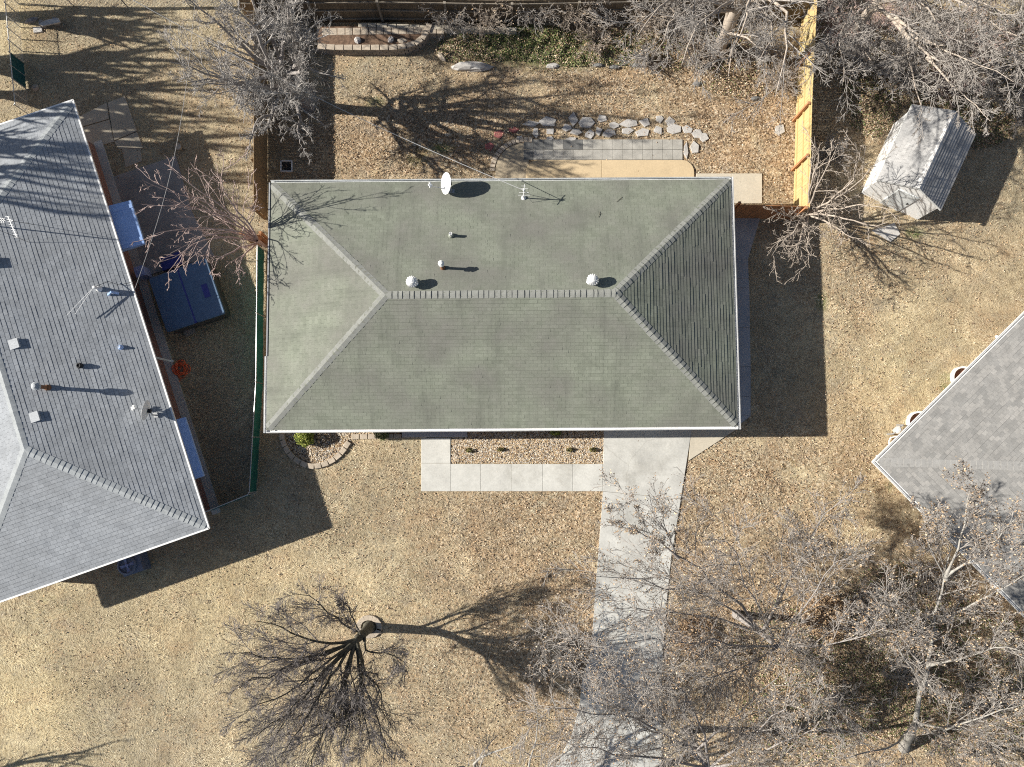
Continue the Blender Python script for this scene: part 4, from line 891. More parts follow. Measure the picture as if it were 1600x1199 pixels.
for course in range(3):
    t = (course % 2) * -.15; mb = MB()
    while t < cum[-1]:
        L_ = .30; c_, d = along(max(.01, min(cum[-1], t + L_ / 2))); s_ = Vector((-d.y, d.x, 0)); mb.prism([c_ - d * .142 - s_ * .09, c_ + d * .142 - s_ * .09, c_ + d * .142 + s_ * .09, c_ - d * .142 + s_ * .09], course * .145, course * .145 + .132 + random.uniform(-.004, .004), bev=.01); t += L_
    mb.build('block_course', M['block_grey'], root)
t = 0; mb = MB()
while t < cum[-1]:
    c_, d = along(t + .19); s_ = Vector((-d.y, d.x, 0)); o_ = s_ * .02; mb.prism([c_ - d * .17 - s_ * .11 + o_, c_ + d * .17 - s_ * .12 + o_, c_ + d * .17 + s_ * .12 + o_, c_ - d * .17 + s_ * .11 + o_], .436, .50, bev=.012); t += .37
mb.build('cap_stones', M['block'], root)
for r, (x0, x1, y0, y1, mt) in enumerate(((503, 690, 44, 55, 'block'), (560, 800, 36, 42, 'conc_cream'))):
    x = x0
    while x < x1:
        wd = random.uniform(11, 13) if r == 0 else random.uniform(14, 20); yy = y0 + (x - x0) * (-.015 if r == 0 else .03); q = [(x, yy), (x + wd - 1, yy), (x + wd - 1, yy + (y1 - y0)), (x, yy + (y1 - y0))]
        mb = MB(); mb.prism([P(a, b, .42) for a, b in q], 0, .42 + random.uniform(-.01, .01), bev=.012); tag(mb.build('coping_stone', M[mt], loc=P(x, yy)), ('tan coping stone in the row above the raised bed' if r == 0 else 'pale coping stone in the upper row along the back fence'), 'coping stone', 'coping stones, ' + ('lower' if r == 0 else 'upper') + ' row'); x += wd
# stone ring round the front tree
for i in range(16):
    a = math.radians(-10 + i * 23.0); c_ = P(577 + 16 * math.cos(a), 979 - 14 * math.sin(a)); d = Vector((-math.sin(a), math.cos(a), 0)); s_ = Vector((math.cos(a), math.sin(a), 0))
    mb = MB(); mb.prism([c_ - d * .07 - s_ * .10, c_ + d * .07 - s_ * .10, c_ + d * .095 + s_ * .10, c_ - d * .095 + s_ * .10], 0, .10, bev=.012); tag(mb.build('ring_stone', M['block'], loc=(c_.x, c_.y, 0)), 'tan stone of the small ring round the foot of the front yard tree', 'edging stone', 'ring stones at the front tree')
# hot tub
sp4 = [P(232, 436, .85), P(322, 403, .85), P(352, 490, .85), P(261, 520, .85)]; c_ = sum(sp4, Vector()) / 4; root = thing('hot_tub', (c_.x, c_.y, 0), 'hot tub under a folded blue vinyl cover in the shade of the grey roofed house', 'hot tub')
def rrect(pts, k, z=None):
    out = []; c = sum(pts, Vector()) / 4
    for i in range(4):
        p = c + (pts[i] - c) * k; a = c + (pts[i - 1] - c) * k; b = c + (pts[(i + 1) % 4] - c) * k
        for t in (.12, .055, .02): out.append(p + (a - p) * t + (b - p) * (.02 if t == .12 else .0 if t == .055 else 0) * 0)
        out.append(p + (a - p) * .0 + (b - p) * .02 if False else p + ((a - p) + (b - p)) * .018)
        for t in (.02, .055, .12): out.append(p + (b - p) * t)
    return out
def rounded(pts, k, r=.10, n=5):
    out = []; c = sum(pts, Vector()) / 4
    for i in range(4):
        p = c + (pts[i] - c) * k; a = (c + (pts[i - 1] - c) * k - p).normalized(); b = (c + (pts[(i + 1) % 4] - c) * k - p).normalized(); o = p + (a + b) * r
        for j in range(n + 1): t = math.pi / 2 * j / n; out.append(o - b * r * math.cos(t) * 1.0 - a * r * math.sin(t) if True else p)
    return out
mb = MB(); mb.prism(rounded(sp4, .97, .16), 0, .78); mb.build('cabinet', M['spa_side'], root)
a, b, c2, d2 = sp4; m1, m2 = a.lerp(b, .5), d2.lerp(c2, .5); g = (b - a).normalized() * .015
for q in ([a, m1 - g, m2 - g, d2], [m1 + g, b, c2, m2 + g]):
    mb = MB(); mb.prism(rounded(q, 1.0, .08), .785, .88, bev=.03); mb.build('cover_panel', M['spa_cover'], root)
mb = MB(); mb.bar(m1 + Vector((0, 0, .02)), m2 + Vector((0, 0, .02)), .10, .012); mb.build('hinge_strap', M['navy'], root)
cc_ = c2.lerp(b, .45).lerp(m1.lerp(m2, .5), .35); mb = MB(); mb.box((cc_.x, cc_.y, .885), (b - c2).normalized(), (c2 - d2).normalized(), (0, 0, 1), .28, .12, .004); tag(mb.build('care_label', M['navy'], root), 'dark rectangular patch on the cover')
mb = MB(); st = P(273, 411, 0); ax = (P(291, 400) - P(262, 411)).normalized(); ay = Vector((-ax.y, ax.x, 0))
for k, (z0, hy) in enumerate(((.2, .30), (.4, .16))): mb.box(st + ay * (k * -.14) + Vector((0, 0, z0 / 2 + .05)), ax, ay, (0, 0, 1), .42, hy, z0 / 2)
tag(mb.build('plastic_step', M['navy'], loc=st), 'dark blue plastic step at the upper edge of the hot tub', 'step')
mb = MB(); a, b = P(290, 522, 0), P(306, 515, 0); mb.bar(a + Vector((0, 0, .08)), b + Vector((0, 0, .08)), .28, .14); tag(mb.build('concrete_block', M['block_grey'], loc=a), 'grey concrete block lying below the hot tub', 'block')
# blue box by wall
root = thing('blue_bin', P(222, 421), 'small light blue bin standing against the wall of the grey roofed house', 'bin'); c_ = P(218, 424, .7)
mb = MB(); mb.box((c_.x, c_.y, .33), ux2, uy2, (0, 0, 1), .19, .17, .33); mb.build('bin_body', M['blue_box'], root)
mb = MB(); mb.box((c_.x, c_.y, .69), ux2, uy2, (0, 0, 1), .21, .19, .025); mb.box((c_.x, c_.y, .72), ux2, uy2, (0, 0, 1), .12, .10, .015); mb.build('lid', M['blue_box'], root)
# orange cord coil
root = None; mb = MB(); hc = P(283, 577, 0); pts = []; rd = random.Random(5)
for i in range(230):
    t = i / 230; a = t * 2 * math.pi * 8.5; r = .10 + .20 * abs(math.sin(t * 19)) + .06 * math.sin(t * 61); pts.append(hc + Vector((r * math.cos(a) * .95 + .12 * math.sin(t * 17), r * math.sin(a) + .12 * math.cos(t * 13), .03 + .10 * t + .02 * math.sin(i))))
pts = [P(262, 575, .02), P(270, 572, .03)] + pts + [P(282, 594, .03), P(276, 600, .02)]
mb.tube(pts, .017, 6); tag(mb.build('extension_cord', M['hose'], loc=hc), 'tangled coil of bright orange cord on the dark ground beside the brick wall', 'cord')
# air conditioner
ac = P(200, 886, 0); root = thing('air_conditioner', ac, 'blue grey round topped outdoor air conditioner half under the lower left eave', 'air conditioner'); ct_ = P(199, 884, .75)
mb = MB(); cx, cy = ct_.x + .12, ct_.y + .03; mb.box((cx, cy, .36), ux2, uy2, (0, 0, 1), .36, .40, .36)
for k in range(9): mb.box((cx, cy, .06 + k * .075), ux2, uy2, (0, 0, 1), .37, .41, .012)
mb.build('cabinet', M['ac'], root)
mb = MB(); mb.lathe((cx - .14, cy - .02, .72), [(.37, 0), (.37, .07), (.33, .09), (.30, .09), (.30, .01), (0, .01)], 28); mb.build('fan_shroud', M['ac'], root)
mb = MB()
for k in range(4): a = k * math.pi / 2 + .4; o_ = Vector((cx - .14, cy - .02, .76)); dx = Vector((math.cos(a), math.sin(a), 0)); dy = Vector((-dx.y, dx.x, 0)); mb.face([o_ + dx * .05 - dy * .03, o_ + dx * .27 - dy * .08 + Vector((0, 0, .02)), o_ + dx * .27 + dy * .06 - Vector((0, 0, .02)), o_ + dx * .05 + dy * .03])
mb.lathe((cx - .14, cy - .02, .75), [(.07, 0), (.07, .03), (0, .035)], 12); mb.build('fan_blades', M['blue_box'], root)
mb = MB()
for k in range(5): r = .07 + k * .055; mb.tube([Vector((cx - .14 + r * math.cos(2 * math.pi * i / 24), cy - .02 + r * math.sin(2 * math.pi * i / 24), .815)) for i in range(25)], .003, 4, cap=False)
mb.build('fan_guard', M['ac'], root)
# small white frame in the shade
root = thing('planter_frame', P(448, 262), 'small square white frame lying in the dark shade behind the green roofed house', 'frame'); mb = MB(); q = [P(x, y, 0) for x, y in ((440, 269), (457, 269), (457, 253), (440, 253))]
for i in range(4): a, b = q[i], q[(i + 1) % 4]; d = (b - a).normalized(); mb.bar(a + Vector((0, 0, .06)) - d * .02, b + Vector((0, 0, .06)) + d * .02, .045, .12)
mb.build('rim', M['white'], root); mb = MB(); mb.prism([P(441.5, 267.5), P(455.5, 267.5), P(455.5, 254.5), P(441.5, 254.5)], .005, .03); mb.build('grate', M['black'], root)
# stone bench / slabs top left
root = thing('stone_bench', P(74, 38), 'weathered grey stone slab on blocks at the upper left corner', 'bench'); mb = MB(); mb.prism([P(60, 38, .35), P(72, 31, .35), P(91, 28, .35), P(94, 35, .35), P(66, 41, .35)], .29, .36, bev=.015); mb.build('slab', M['flag'], root)
mb = MB(); mb.box(P(67, 38, .15), (1, 0, 0), (0, 1, 0), (0, 0, 1), .1, .12, .14); mb.box(P(88, 34, .15), (1, 0, 0), (0, 1, 0), (0, 0, 1), .1, .12, .14); mb.build('support_block', M['block_grey'], root)
mb = MB(); mb.prism([P(53, 44), P(67, 43), P(68, 51), P(54, 53)], 0, .08, bev=.015); tag(mb.build('stone_slab', M['flag'], loc=P(60, 48)), 'broken grey slab on the ground beside the stone bench', 'slab')
rock('log', 50, 33, .3, .15, M['bark_grey'], 'short grey log lying left of the stone bench', 'log', seed=22, sx=.9, sy=.35, rot=.4)
mb = MB(); mb.lathe(P(281, 232, 0), [(.09, 0), (.10, .02), (.12, .18), (.14, .2), (.13, .21), (.10, .19), (0, .18)], 14); tag(mb.build('flower_pot', M['block'], loc=P(281, 232)), 'small clay pot standing in the leaves above the shaded patio', 'pot')
# overhead wires
def wire(pts, label, r=.011): mb = MB(); mb.tube(pts, r, 5); tag(mb.build('overhead_cable', M['cable'], loc=pts[0]), label, 'cable')
a, b = P(100, -60, 7.5), am + Vector((0, 0, .92)); wire([a.lerp(b, t) - Vector((0, 0, 1.1 * math.sin(math.pi * t))) for t in [i / 16 for i in range(17)]], 'thin grey service cable slanting over the back yard to the mast on the green roof')
a, b = P(310, -60, 7.0), P(253, 300, 2.7); b2 = lloc(uof(200, 460, 2.45)[0], 0, 2.45); wire([a.lerp(b2, t) - Vector((0, 0, 1.0 * math.sin(math.pi * t))) for t in [i / 16 for i in range(17)]], 'thin pale cable running down to the eave of the grey roofed house', .008)
# ------------------------------------------------------------------ trees and shrubs
def norm(v): return v / np.maximum(np.linalg.norm(v, axis=-1, keepdims=True), 1e-9)
def resample(pts, K):
    pts = np.array(pts, float); d = np.r_[0, np.cumsum(np.linalg.norm(np.diff(pts, axis=0), axis=1))]; t = np.linspace(0, d[-1], K + 1)
    return np.stack([np.interp(t, d, pts[:, i]) for i in range(3)], 1)
def children(pts, rad, n, t0, ratio, ang, K, wander, up, rng, rr=.62, t1=.98, taper=.35, minlen=.05):
    N, K1, _ = pts.shape; tot = N * n; pi = np.repeat(np.arange(N), n)
    L = np.linalg.norm(np.diff(pts, axis=1), axis=2).sum(1)[pi]
    t = t0 + (t1 - t0) * ((np.tile(np.arange(n), N) + rng.uniform(0, 1, tot)) / n); f = t * (K1 - 1); i0 = np.minimum(f.astype(int), K1 - 2); fr = (f - i0)[:, None]
    a = pts[pi, i0]; b = pts[pi, i0 + 1]; p = a + (b - a) * fr; T = norm(b - a); r0 = rad[pi, i0] * (1 - fr[:, 0]) + rad[pi, i0 + 1] * fr[:, 0]
    R = norm(np.cross(T, rng.normal(size=(tot, 3)))); an = np.radians(ang) * rng.uniform(.65, 1.25, tot)[:, None]
    d = norm(T * np.cos(an) + R * np.sin(an) + np.array([0, 0, up])); ln = np.maximum(minlen, L * ratio * (1 - .55 * t) * rng.uniform(.55, 1.25, tot))
    out = np.zeros((tot, K + 1, 3)); out[:, 0] = p; cur = d
    for k in range(K):
        cur = norm(cur + rng.normal(size=(tot, 3)) * wander + np.array([0, 0, up * .3])); out[:, k + 1] = out[:, k] + cur * (ln / K)[:, None]
    rs = r0 * rr
    rad2 = rs[:, None] * np.linspace(1, taper, K + 1)[None]
    return out, rad2
def tubes(pts, rad, S, rmin=.0):
    N, K1, _ = pts.shape; rad = np.maximum(rad, rmin)
    T = np.empty_like(pts); T[:, 1:-1] = pts[:, 2:] - pts[:, :-2]; T[:, 0] = pts[:, 1] - pts[:, 0]; T[:, -1] = pts[:, -1] - pts[:, -2]; T = norm(T)
    ref = np.zeros_like(T[:, :1]); ref[..., 0] = .37; ref[..., 1] = .61; ref[..., 2] = .23; e1 = norm(np.cross(T, np.broadcast_to(ref, T.shape))); e2 = np.cross(T, e1)
    a = np.arange(S) * 2 * np.pi / S; V = pts[:, :, None] + (e1[:, :, None] * np.cos(a)[None, None, :, None] + e2[:, :, None] * np.sin(a)[None, None, :, None]) * rad[:, :, None, None]
    base = (np.arange(N)[:, None, None] * K1 + np.arange(K1 - 1)[None, :, None]) * S; k = np.arange(S)[None, None, :]; k2 = (k + 1) % S
    F = np.stack([base + k, base + k2, base + S + k2, base + S + k], -1).reshape(-1, 4); return V.reshape(-1, 3), F
def join(parts):
    V = []; F = []; o = 0
    for v, f in parts: V.append(v); F.append(f + o); o += len(v)
    return np.concatenate(V), np.concatenate(F)
NT = [0]
def leafquads(C, n_, size, rng, flat=.35):
    """n_ small leaf quads (pointed) at centres C"""
    n = len(C); a = rng.uniform(0, 2 * np.pi, n); tl = rng.normal(0, flat, (n, 2)); u = np.stack([np.cos(a), np.sin(a), tl[:, 0]], 1); v = np.stack([-np.sin(a), np.cos(a), tl[:, 1]], 1); u = norm(u); v = norm(v)
    s = (size * rng.uniform(.6, 1.3, n))[:, None]; w_ = s * rng.uniform(.55, .9, n)[:, None]
    V = np.stack([C - u * s * .5, C + v * w_ * .5 + u * s * .05, C + u * s * .5, C - v * w_ * .5 - u * s * .05], 1); F = np.arange(n * 4).reshape(-1, 4); return V.reshape(-1, 3), F
DRY = np.array([(.45, .32, .20), (.32, .22, .14), (.54, .42, .30), (.20, .14, .095), (.55, .46, .34), (.42, .28, .16), (.48, .365, .235), (.15, .11, .08)])
GRN = np.array([(.09, .12, .035), (.14, .18, .06), (.20, .24, .09), (.06, .08, .03), (.26, .26, .12)])
def tones(n, pal, rng, var=.25, per=4):
    c = pal[rng.integers(0, len(pal), n)] * rng.uniform(1 - var, 1 + var, (n, 1)); return np.repeat(np.concatenate([c, np.ones((n, 1))], 1), per, 0)

def make_tree(name, label, base, limbs, trunk_r, levels, seed, bark, twig, cat='tree', group=None, trunk=None, rmin=.004, leaves=0, leafpal=DRY, leaf_size=.06, limb_r=.5):
    """limbs: polylines in world space (start on the trunk). levels: list of dict(n,t0,ratio,ang,K,wander,up,rr)"""
    rng = np.random.default_rng(seed); root = thing(name, base, label, cat, group)
    parts = []
    if trunk is not None:
        tp = resample(trunk, 8)[None]; tr = (trunk_r * np.linspace(1.0, .72, 9))[None].copy(); tr[0, 0] *= 1.35; tr[0, 1] *= 1.1; tr[0, 8] *= .6; parts.append(tubes(tp, tr, 10))
    K = 9; lp = []; lr = []
    for i, L in enumerate(limbs):
        rr = limb_r[i] if isinstance(limb_r, (list, tuple)) else limb_r
        q = resample(L, K); q[1:] += rng.normal(size=(K, 3)) * .035 * np.linspace(.3, 1.2, K)[:, None] * (np.linalg.norm(q[-1] - q[0]) / 4); lp.append(q); pr = trunk_r * rr * np.linspace(1, .16, K + 1); 
        if name == 'bare_tree' and trunk is not None and isinstance(limb_r, list): pr[0] = max(pr[0], trunk_r * .5)
        lr.append(pr)
    lp = np.array(lp); lr = np.array(lr); parts.append(tubes(lp, lr, 7, rmin))
    V, F = join(parts); npmesh('trunk', V, F, bark, root, smooth=True)
    cp = []; pts, rad = lp, lr; last = None
    for i, d in enumerate(levels):
        pts, rad = children(pts, rad, d['n'], d.get('t0', .2), d['ratio'], d['ang'], d['K'], d.get('wander', .15), d.get('up', .1), rng, d.get('rr', .6))
        lo = rmin * (1.0 if i >= 2 else 1.4); cp.append(tubes(pts, rad, 5 if i == 0 else 3, lo)); last = pts
    V, F = join(cp); C = None; mi = None; mats = twig
    if leaves:
        idx = rng.integers(0, len(last), leaves); pc = last[idx, -1] + rng.normal(size=(leaves, 3)) * .03; lv, lf = leafquads(pc, leaves, leaf_size, rng, .8)
        lt = tones(leaves, leafpal, rng); C = np.concatenate([np.full((len(V), 4), .4), lt]); mi = np.concatenate([np.zeros(len(F)), np.ones(len(lf))]); F = np.concatenate([F, lf + len(V)]); V = np.concatenate([V, lv]); mats = [twig, M['leaf']]
    npmesh('crown', V, F, mats, root, mi=mi, col=C); NT[0] += len(F)
    return root

def auto_limbs(base, h, spread, n, seed, fork=.25, lean=(0, 0), squash=1.0, low=.5):
    """n upright limbs leaving the trunk between fork*h and .6*h"""
    rd = random.Random(seed); out = []; top = Vector((base.x + lean[0] * .5, base.y + lean[1] * .5, h * .55)); b0 = Vector((base.x, base.y, 0))
    for i in range(n):
        a = 2 * math.pi * (i + rd.uniform(-.3, .3)) / n; s = b0.lerp(top, fork / .55 * rd.uniform(.85, 1.5)) if i else b0.lerp(top, .9)
        r = spread * rd.uniform(.55, 1.0) * (0.15 if i == 0 else 1); hh = h * rd.uniform(.72, 1.0) if i == 0 else h * rd.uniform(low + .1, .98)
        e = Vector((base.x + lean[0] + r * math.cos(a), base.y + lean[1] + r * math.sin(a) * squash, hh)); m = s.lerp(e, .4); m += Vector((math.cos(a), math.sin(a), 0)) * r * .12 ; m.z -= .04 * h
        out.append([s, m, s.lerp(e, .72) + Vector((rd.uniform(-.15, .15), rd.uniform(-.15, .15), 0)), e])
    return out, [b0, b0.lerp(top, .5) + Vector((.05, .03, 0)), top]
LV = lambda a, b, c, d=None, up=.12, ang=42, w=.16, r=(.48, .5, .5, .5): [dict(n=a, t0=.18, ratio=r[0], ang=ang, K=6, wander=w * .8, up=up, rr=.55), dict(n=b, t0=.15, ratio=r[1], ang=ang, K=5, wander=w, up=up, rr=.55), dict(n=c, t0=.15, ratio=r[2], ang=ang, K=3, wander=w, up=up * .6, rr=.6)] + ([dict(n=d, t0=.15, ratio=r[3], ang=ang, K=2, wander=w, up=up * .5, rr=.7)] if d else [])
def PL(*q): return [P(*p) for p in q]

# B: front yard tree, dark bark, fanned limbs leaning to the lower left in the view
fk = (556, 1001, 2)
LB = [PL((570, 990, 0.9), (545, 980, 2.03), (515, 960, 3.43), (490, 935, 4.84), (458, 928, 5.62)), PL(fk, (525, 1006, 2.5), (490, 1003, 3.59), (450, 985, 4.68), (405, 972, 5.85)),
      PL(fk, (515, 1018, 2.81), (465, 1035, 4.37), (425, 1055, 5.62), (378, 1068, 7.02)), PL(fk, (520, 1035, 3.12), (485, 1075, 4.84), (450, 1115, 6.24), (400, 1150, 7.64)),
      PL(fk, (528, 1040, 3.12), (500, 1085, 4.84), (478, 1125, 6.24), (440, 1180, 7.8)), PL(fk, (540, 1045, 2.96), (530, 1095, 4.99), (515, 1130, 6.08), (488, 1190, 7.8)),
      PL(fk, (546, 1040, 2.81), (536, 1085, 4.52), (542, 1130, 6.24), (536, 1185, 7.64)), PL(fk, (566, 1030, 2.5), (572, 1055, 3.74), (594, 1075, 4.68), (598, 1110, 6.08)),
      PL(fk, (566, 1040, 2.96), (568, 1080, 4.68), (572, 1130, 6.24), (578, 1170, 7.41)), PL((568, 992, 1.4), (572, 1020, 2.18), (598, 1020, 2.96), (625, 1028, 3.59), (638, 1045, 4.37)),
      PL(fk, (505, 1025, 2.96), (455, 1030, 4.52), (410, 1030, 5.85), (368, 1020, 7.02)), PL(fk, (515, 1030, 3.28), (470, 1070, 5.15), (425, 1095, 6.55), (380, 1110, 7.64)),
      PL((566, 994, 1.6), (555, 975, 2.34), (548, 955, 3.28), (530, 935, 4.37))]
make_tree('bare_tree', 'dark barked leafless tree fanning out over the front lawn from a small stone ring', P(577, 980), LB + [PL(fk, (540, 1060, 3.4), (510, 1130, 5.4), (482, 1215, 7.2)), PL(fk, (562, 1060, 3.2), (590, 1125, 4.8), (612, 1190, 6.4)), PL(fk, (515, 1045, 3.2), (450, 1120, 5.4), (398, 1205, 7.2))], .205, LV(12, 9, 9, up=.14, ang=31, w=.12, r=(.46, .56, .66)), 3, M['bark_dark'], M['twig_dark'], trunk=PL((577, 980, 0), (568, 990, 1.1), fk), rmin=.005, limb_r=[.26, .30, .34, .34, .32, .32, .30, .28, .28, .22, .28, .28, .18, .3, .26, .3])
# A: twiggy grey tree behind the house
bA = P(482, 167); LA, TA = auto_limbs(bA, 9.0, 2.7, 22, 5, fork=.26, lean=(-.45, -.55), low=.26)
make_tree('bare_tree', 'dense silvery grey leafless tree behind the left end of the green roof', bA, LA, .23, [dict(n=9, t0=.2, ratio=.42, ang=38, K=6, wander=.12, up=.10, rr=.6), dict(n=9, t0=.15, ratio=.50, ang=44, K=5, wander=.14, up=.05, rr=.5), dict(n=8, t0=.1, ratio=.6, ang=44, K=3, wander=.15, up=.04, rr=.6)], 8, M['bark_grey'], M['twig_silver'], trunk=TA, rmin=.0058, limb_r=.42)
bA2 = P(330, -40); L_, T_ = auto_limbs(bA2, 9.0, 3.3, 10, 15, fork=.25, lean=(.2, -.8))
make_tree('bare_tree', 'thin grey leafless tree at the top edge left of the silvery tree', bA2, L_, .2, LV(10, 8, 7, up=.08, ang=45, w=.2), 9, M['bark_grey'], M['bark_twig'], trunk=T_, rmin=.007)
# C: small tree between the houses with reddish twigs
LC = [PL((402, 376, 1.6), (370, 352, 3.0), (330, 330, 4.0), (290, 325, 4.8), (222, 318, 5.5)), PL((402, 374, 1.8), (380, 345, 3.2), (340, 320, 4.4), (300, 290, 5.3), (262, 262, 6.0)), PL((402, 372, 2.0), (385, 345, 3.4), (355, 310, 4.6), (345, 275, 5.4), (352, 240, 6.0)),
      PL((402, 378, 1.5), (365, 370, 2.6), (330, 372, 3.4), (290, 385, 4.0), (262, 428, 4.5)), PL((402, 380, 1.4), (375, 388, 2.4), (345, 402, 3.1), (330, 418, 3.6), (333, 432, 4.0)), PL((402, 374, 1.7), (370, 360, 3.0), (320, 355, 4.2), (270, 360, 5), (225, 372, 5.6)),
      PL((402, 380, 1.3), (385, 395, 2.2), (372, 410, 2.9), (366, 428, 3.5)), PL((402, 372, 1.8), (360, 340, 3.6), (310, 310, 4.8), (265, 300, 5.6), (225, 285, 6.2)), PL((402, 376, 1.5), (360, 362, 3), (310, 370, 4), (280, 400, 4.6), (250, 410, 5))]
make_tree('bare_tree', 'small leafless tree with reddish twigs spreading over the hot tub patio', P(414, 383), LC, .085, LV(7, 4, 3, up=.02, ang=42, w=.14, r=(.42, .45, .5, .5)), 12, M['bark_pink'], M['bark_pink'], trunk=PL((414, 383, 0), (408, 380, .8), (402, 376, 1.9)), rmin=.007, limb_r=.5)
# D: small tree at the corner of the cedar fence
LD = [PL((1262, 335, .9), (1290, 318, 2.2), (1325, 300, 3.3), (1352, 272, 4.2), (1372, 255, 4.8)), PL((1262, 335, .9), (1250, 345, 2.0), (1238, 365, 2.7), (1218, 385, 3.3), (1204, 400, 3.8)), PL((1262, 335, 1), (1258, 355, 1.9), (1248, 380, 2.7), (1232, 410, 3.5)),
      PL((1262, 335, .9), (1262, 360, 1.9), (1262, 390, 2.8), (1268, 422, 3.6)), PL((1262, 335, 1), (1290, 335, 2.1), (1330, 345, 3.1), (1365, 352, 3.7), (1385, 348, 4.1)), PL((1262, 333, 1), (1270, 305, 2.4), (1290, 265, 3.7), (1305, 225, 4.7)), PL((1262, 333, 1), (1265, 295, 2.6), (1280, 250, 4.0), (1272, 215, 5)),
      PL((1262, 334, 1), (1300, 312, 2.6), (1335, 280, 3.8), (1345, 230, 5)), PL((1262, 336, .9), (1240, 340, 1.8), (1222, 335, 2.6), (1206, 325, 3.2)), PL((1262, 334, 1), (1310, 325, 2.4), (1350, 320, 3.4), (1390, 325, 4.2)), PL((1262, 334, 1), (1250, 372, 2.3), (1252, 405, 3.1)), PL((1262, 336, .9), (1290, 345, 1.9), (1320, 365, 2.8), (1345, 375, 3.3))]
make_tree('bare_tree', 'small pale leafless tree rooted at the corner of the cedar fence', P(1258, 338), LD, .10, LV(8, 5, 3, up=.04, ang=42, w=.18, r=(.42, .48, .5, .5)), 13, M['bark_tan'], M['bark_tan'], trunk=PL((1258, 338, 0), (1262, 335, 1.0)), rmin=.006, limb_r=.5)
# E: big trees at the upper right
bE = P(1122, 78); TE = PL((1122, 78, 0), (1135, 50, 2), (1152, 12, 4.2), (1168, -25, 6.2)); LE = [PL((1135, 50, 2), (1140, 15, 3.6), (1150, -20, 5.2), (1145, -70, 7.2)), PL((1150, 14, 4), (1115, 20, 5.2), (1108, 55, 5.8), (1096, 90, 6.2)), PL((1152, 12, 4), (1190, -10, 6), (1230, 20, 7.5), (1228, 75, 8.2), (1212, 150, 8.4)), PL((1155, 5, 4.4), (1180, 0, 6), (1210, 40, 7.2), (1190, 100, 7.8)), PL((1152, 10, 4), (1080, -10, 6), (1030, 10, 7.5), (1000, 55, 8.2)), PL((1150, 14, 3.8), (1100, 0, 5.6), (1050, 30, 6.8), (1020, 85, 7.3)), PL((1160, -10, 5), (1130, 10, 7), (1090, 40, 8.5), (1062, 100, 9)), PL((1160, -10, 5), (1180, -20, 7), (1165, 30, 8.5), (1140, 110, 9)), PL((1135, 50, 2.2), (1170, 60, 3.4), (1200, 85, 4.4), (1225, 120, 5))]
make_tree('bare_tree', 'tall leafless tree with a thick leaning tan trunk behind the garden bank', bE, LE, .25, LV(9, 8, 7, up=.03, ang=42, w=.14, r=(.42, .52, .6)), 21, M['bark_tan'], M['bark_twig'], trunk=TE, rmin=.0056, limb_r=[.8, .3, .35, .3, .35, .35, .3, .3, .2])
bE2 = P(1335, 60); TE2 = PL((1335, 60, 0), (1345, 35, 2.0), (1368, 5, 4.0)); LE2 = [PL((1360, 15, 3.4), (1378, 15, 4.6), (1406, 46, 5.2), (1418, 72, 5.6), (1432, 130, 6.0), (1438, 165, 6.2)), PL((1368, 5, 4), (1412, 48, 5.4), (1450, 90, 6.2), (1490, 118, 6.6), (1532, 136, 7)), PL((1368, 5, 4), (1430, -5, 6), (1458, 30, 7), (1475, 60, 7.4)), PL((1415, 52, 5.2), (1460, 70, 6), (1520, 74, 7), (1590, 82, 7.8)),
      PL((1368, 5, 4), (1440, -20, 6.6), (1530, 0, 8), (1600, 30, 9)), PL((1368, 5, 4), (1470, -10, 7), (1560, 40, 8.4), (1640, 90, 9)), PL((1350, 30, 2.6), (1345, 50, 4), (1355, 80, 4.8), (1362, 105, 5.4)), PL((1345, 35, 2.4), (1320, 20, 4), (1300, 40, 5), (1290, 90, 5.6)), PL((1345, 35, 2.4), (1330, 10, 4.4), (1310, 60, 5.8), (1318, 130, 6.4)), PL((1450, 90, 6.2), (1490, 135, 6.8), (1530, 170, 7.2), (1545, 190, 7.4)), PL((1368, 0, 4), (1500, -30, 7.5), (1610, -10, 9)), PL((1410, 48, 5.2), (1412, 80, 5.6), (1407, 110, 5.8)), PL((1400, 30, 5), (1440, 60, 6.2), (1500, 90, 7.4), (1580, 130, 8.2))]
make_tree('bare_tree', 'wide leafless tree with pale sinuous limbs filling the upper right corner', bE2, LE2, .22, LV(12, 9, 8, up=.02, ang=42, w=.14, r=(.42, .52, .6)), 22, M['bark_tan'], M['bark_twig'], trunk=TE2, rmin=.007, limb_r=[.4, .4, .3, .25, .3, .3, .2, .22, .22, .2, .25, .15, .22])
bE3 = P(1620, 30); L_, T_ = auto_limbs(bE3, 8.5, 4.0, 12, 33, lean=(-.8, -.5))
make_tree('bare_tree', 'leafless grey tree at the right end of the top edge', bE3, L_, .2, LV(12, 9, 7, up=.04, ang=42, w=.14, r=(.45, .52, .6)), 23, M['bark_grey'], M['bark_tan'], trunk=T_, rmin=.007)
bE4 = P(1475, -70); L_, T_ = auto_limbs(bE4, 8, 4.2, 12, 34, lean=(0, -1.2)); make_tree('bare_tree', 'leafless grey tree just beyond the top edge above the shed', bE4, L_, .2, LV(12, 9, 7, up=.03, ang=42, w=.14, r=(.45, .52, .6)), 24, M['bark_grey'], M['bark_twig'], trunk=T_, rmin=.007)
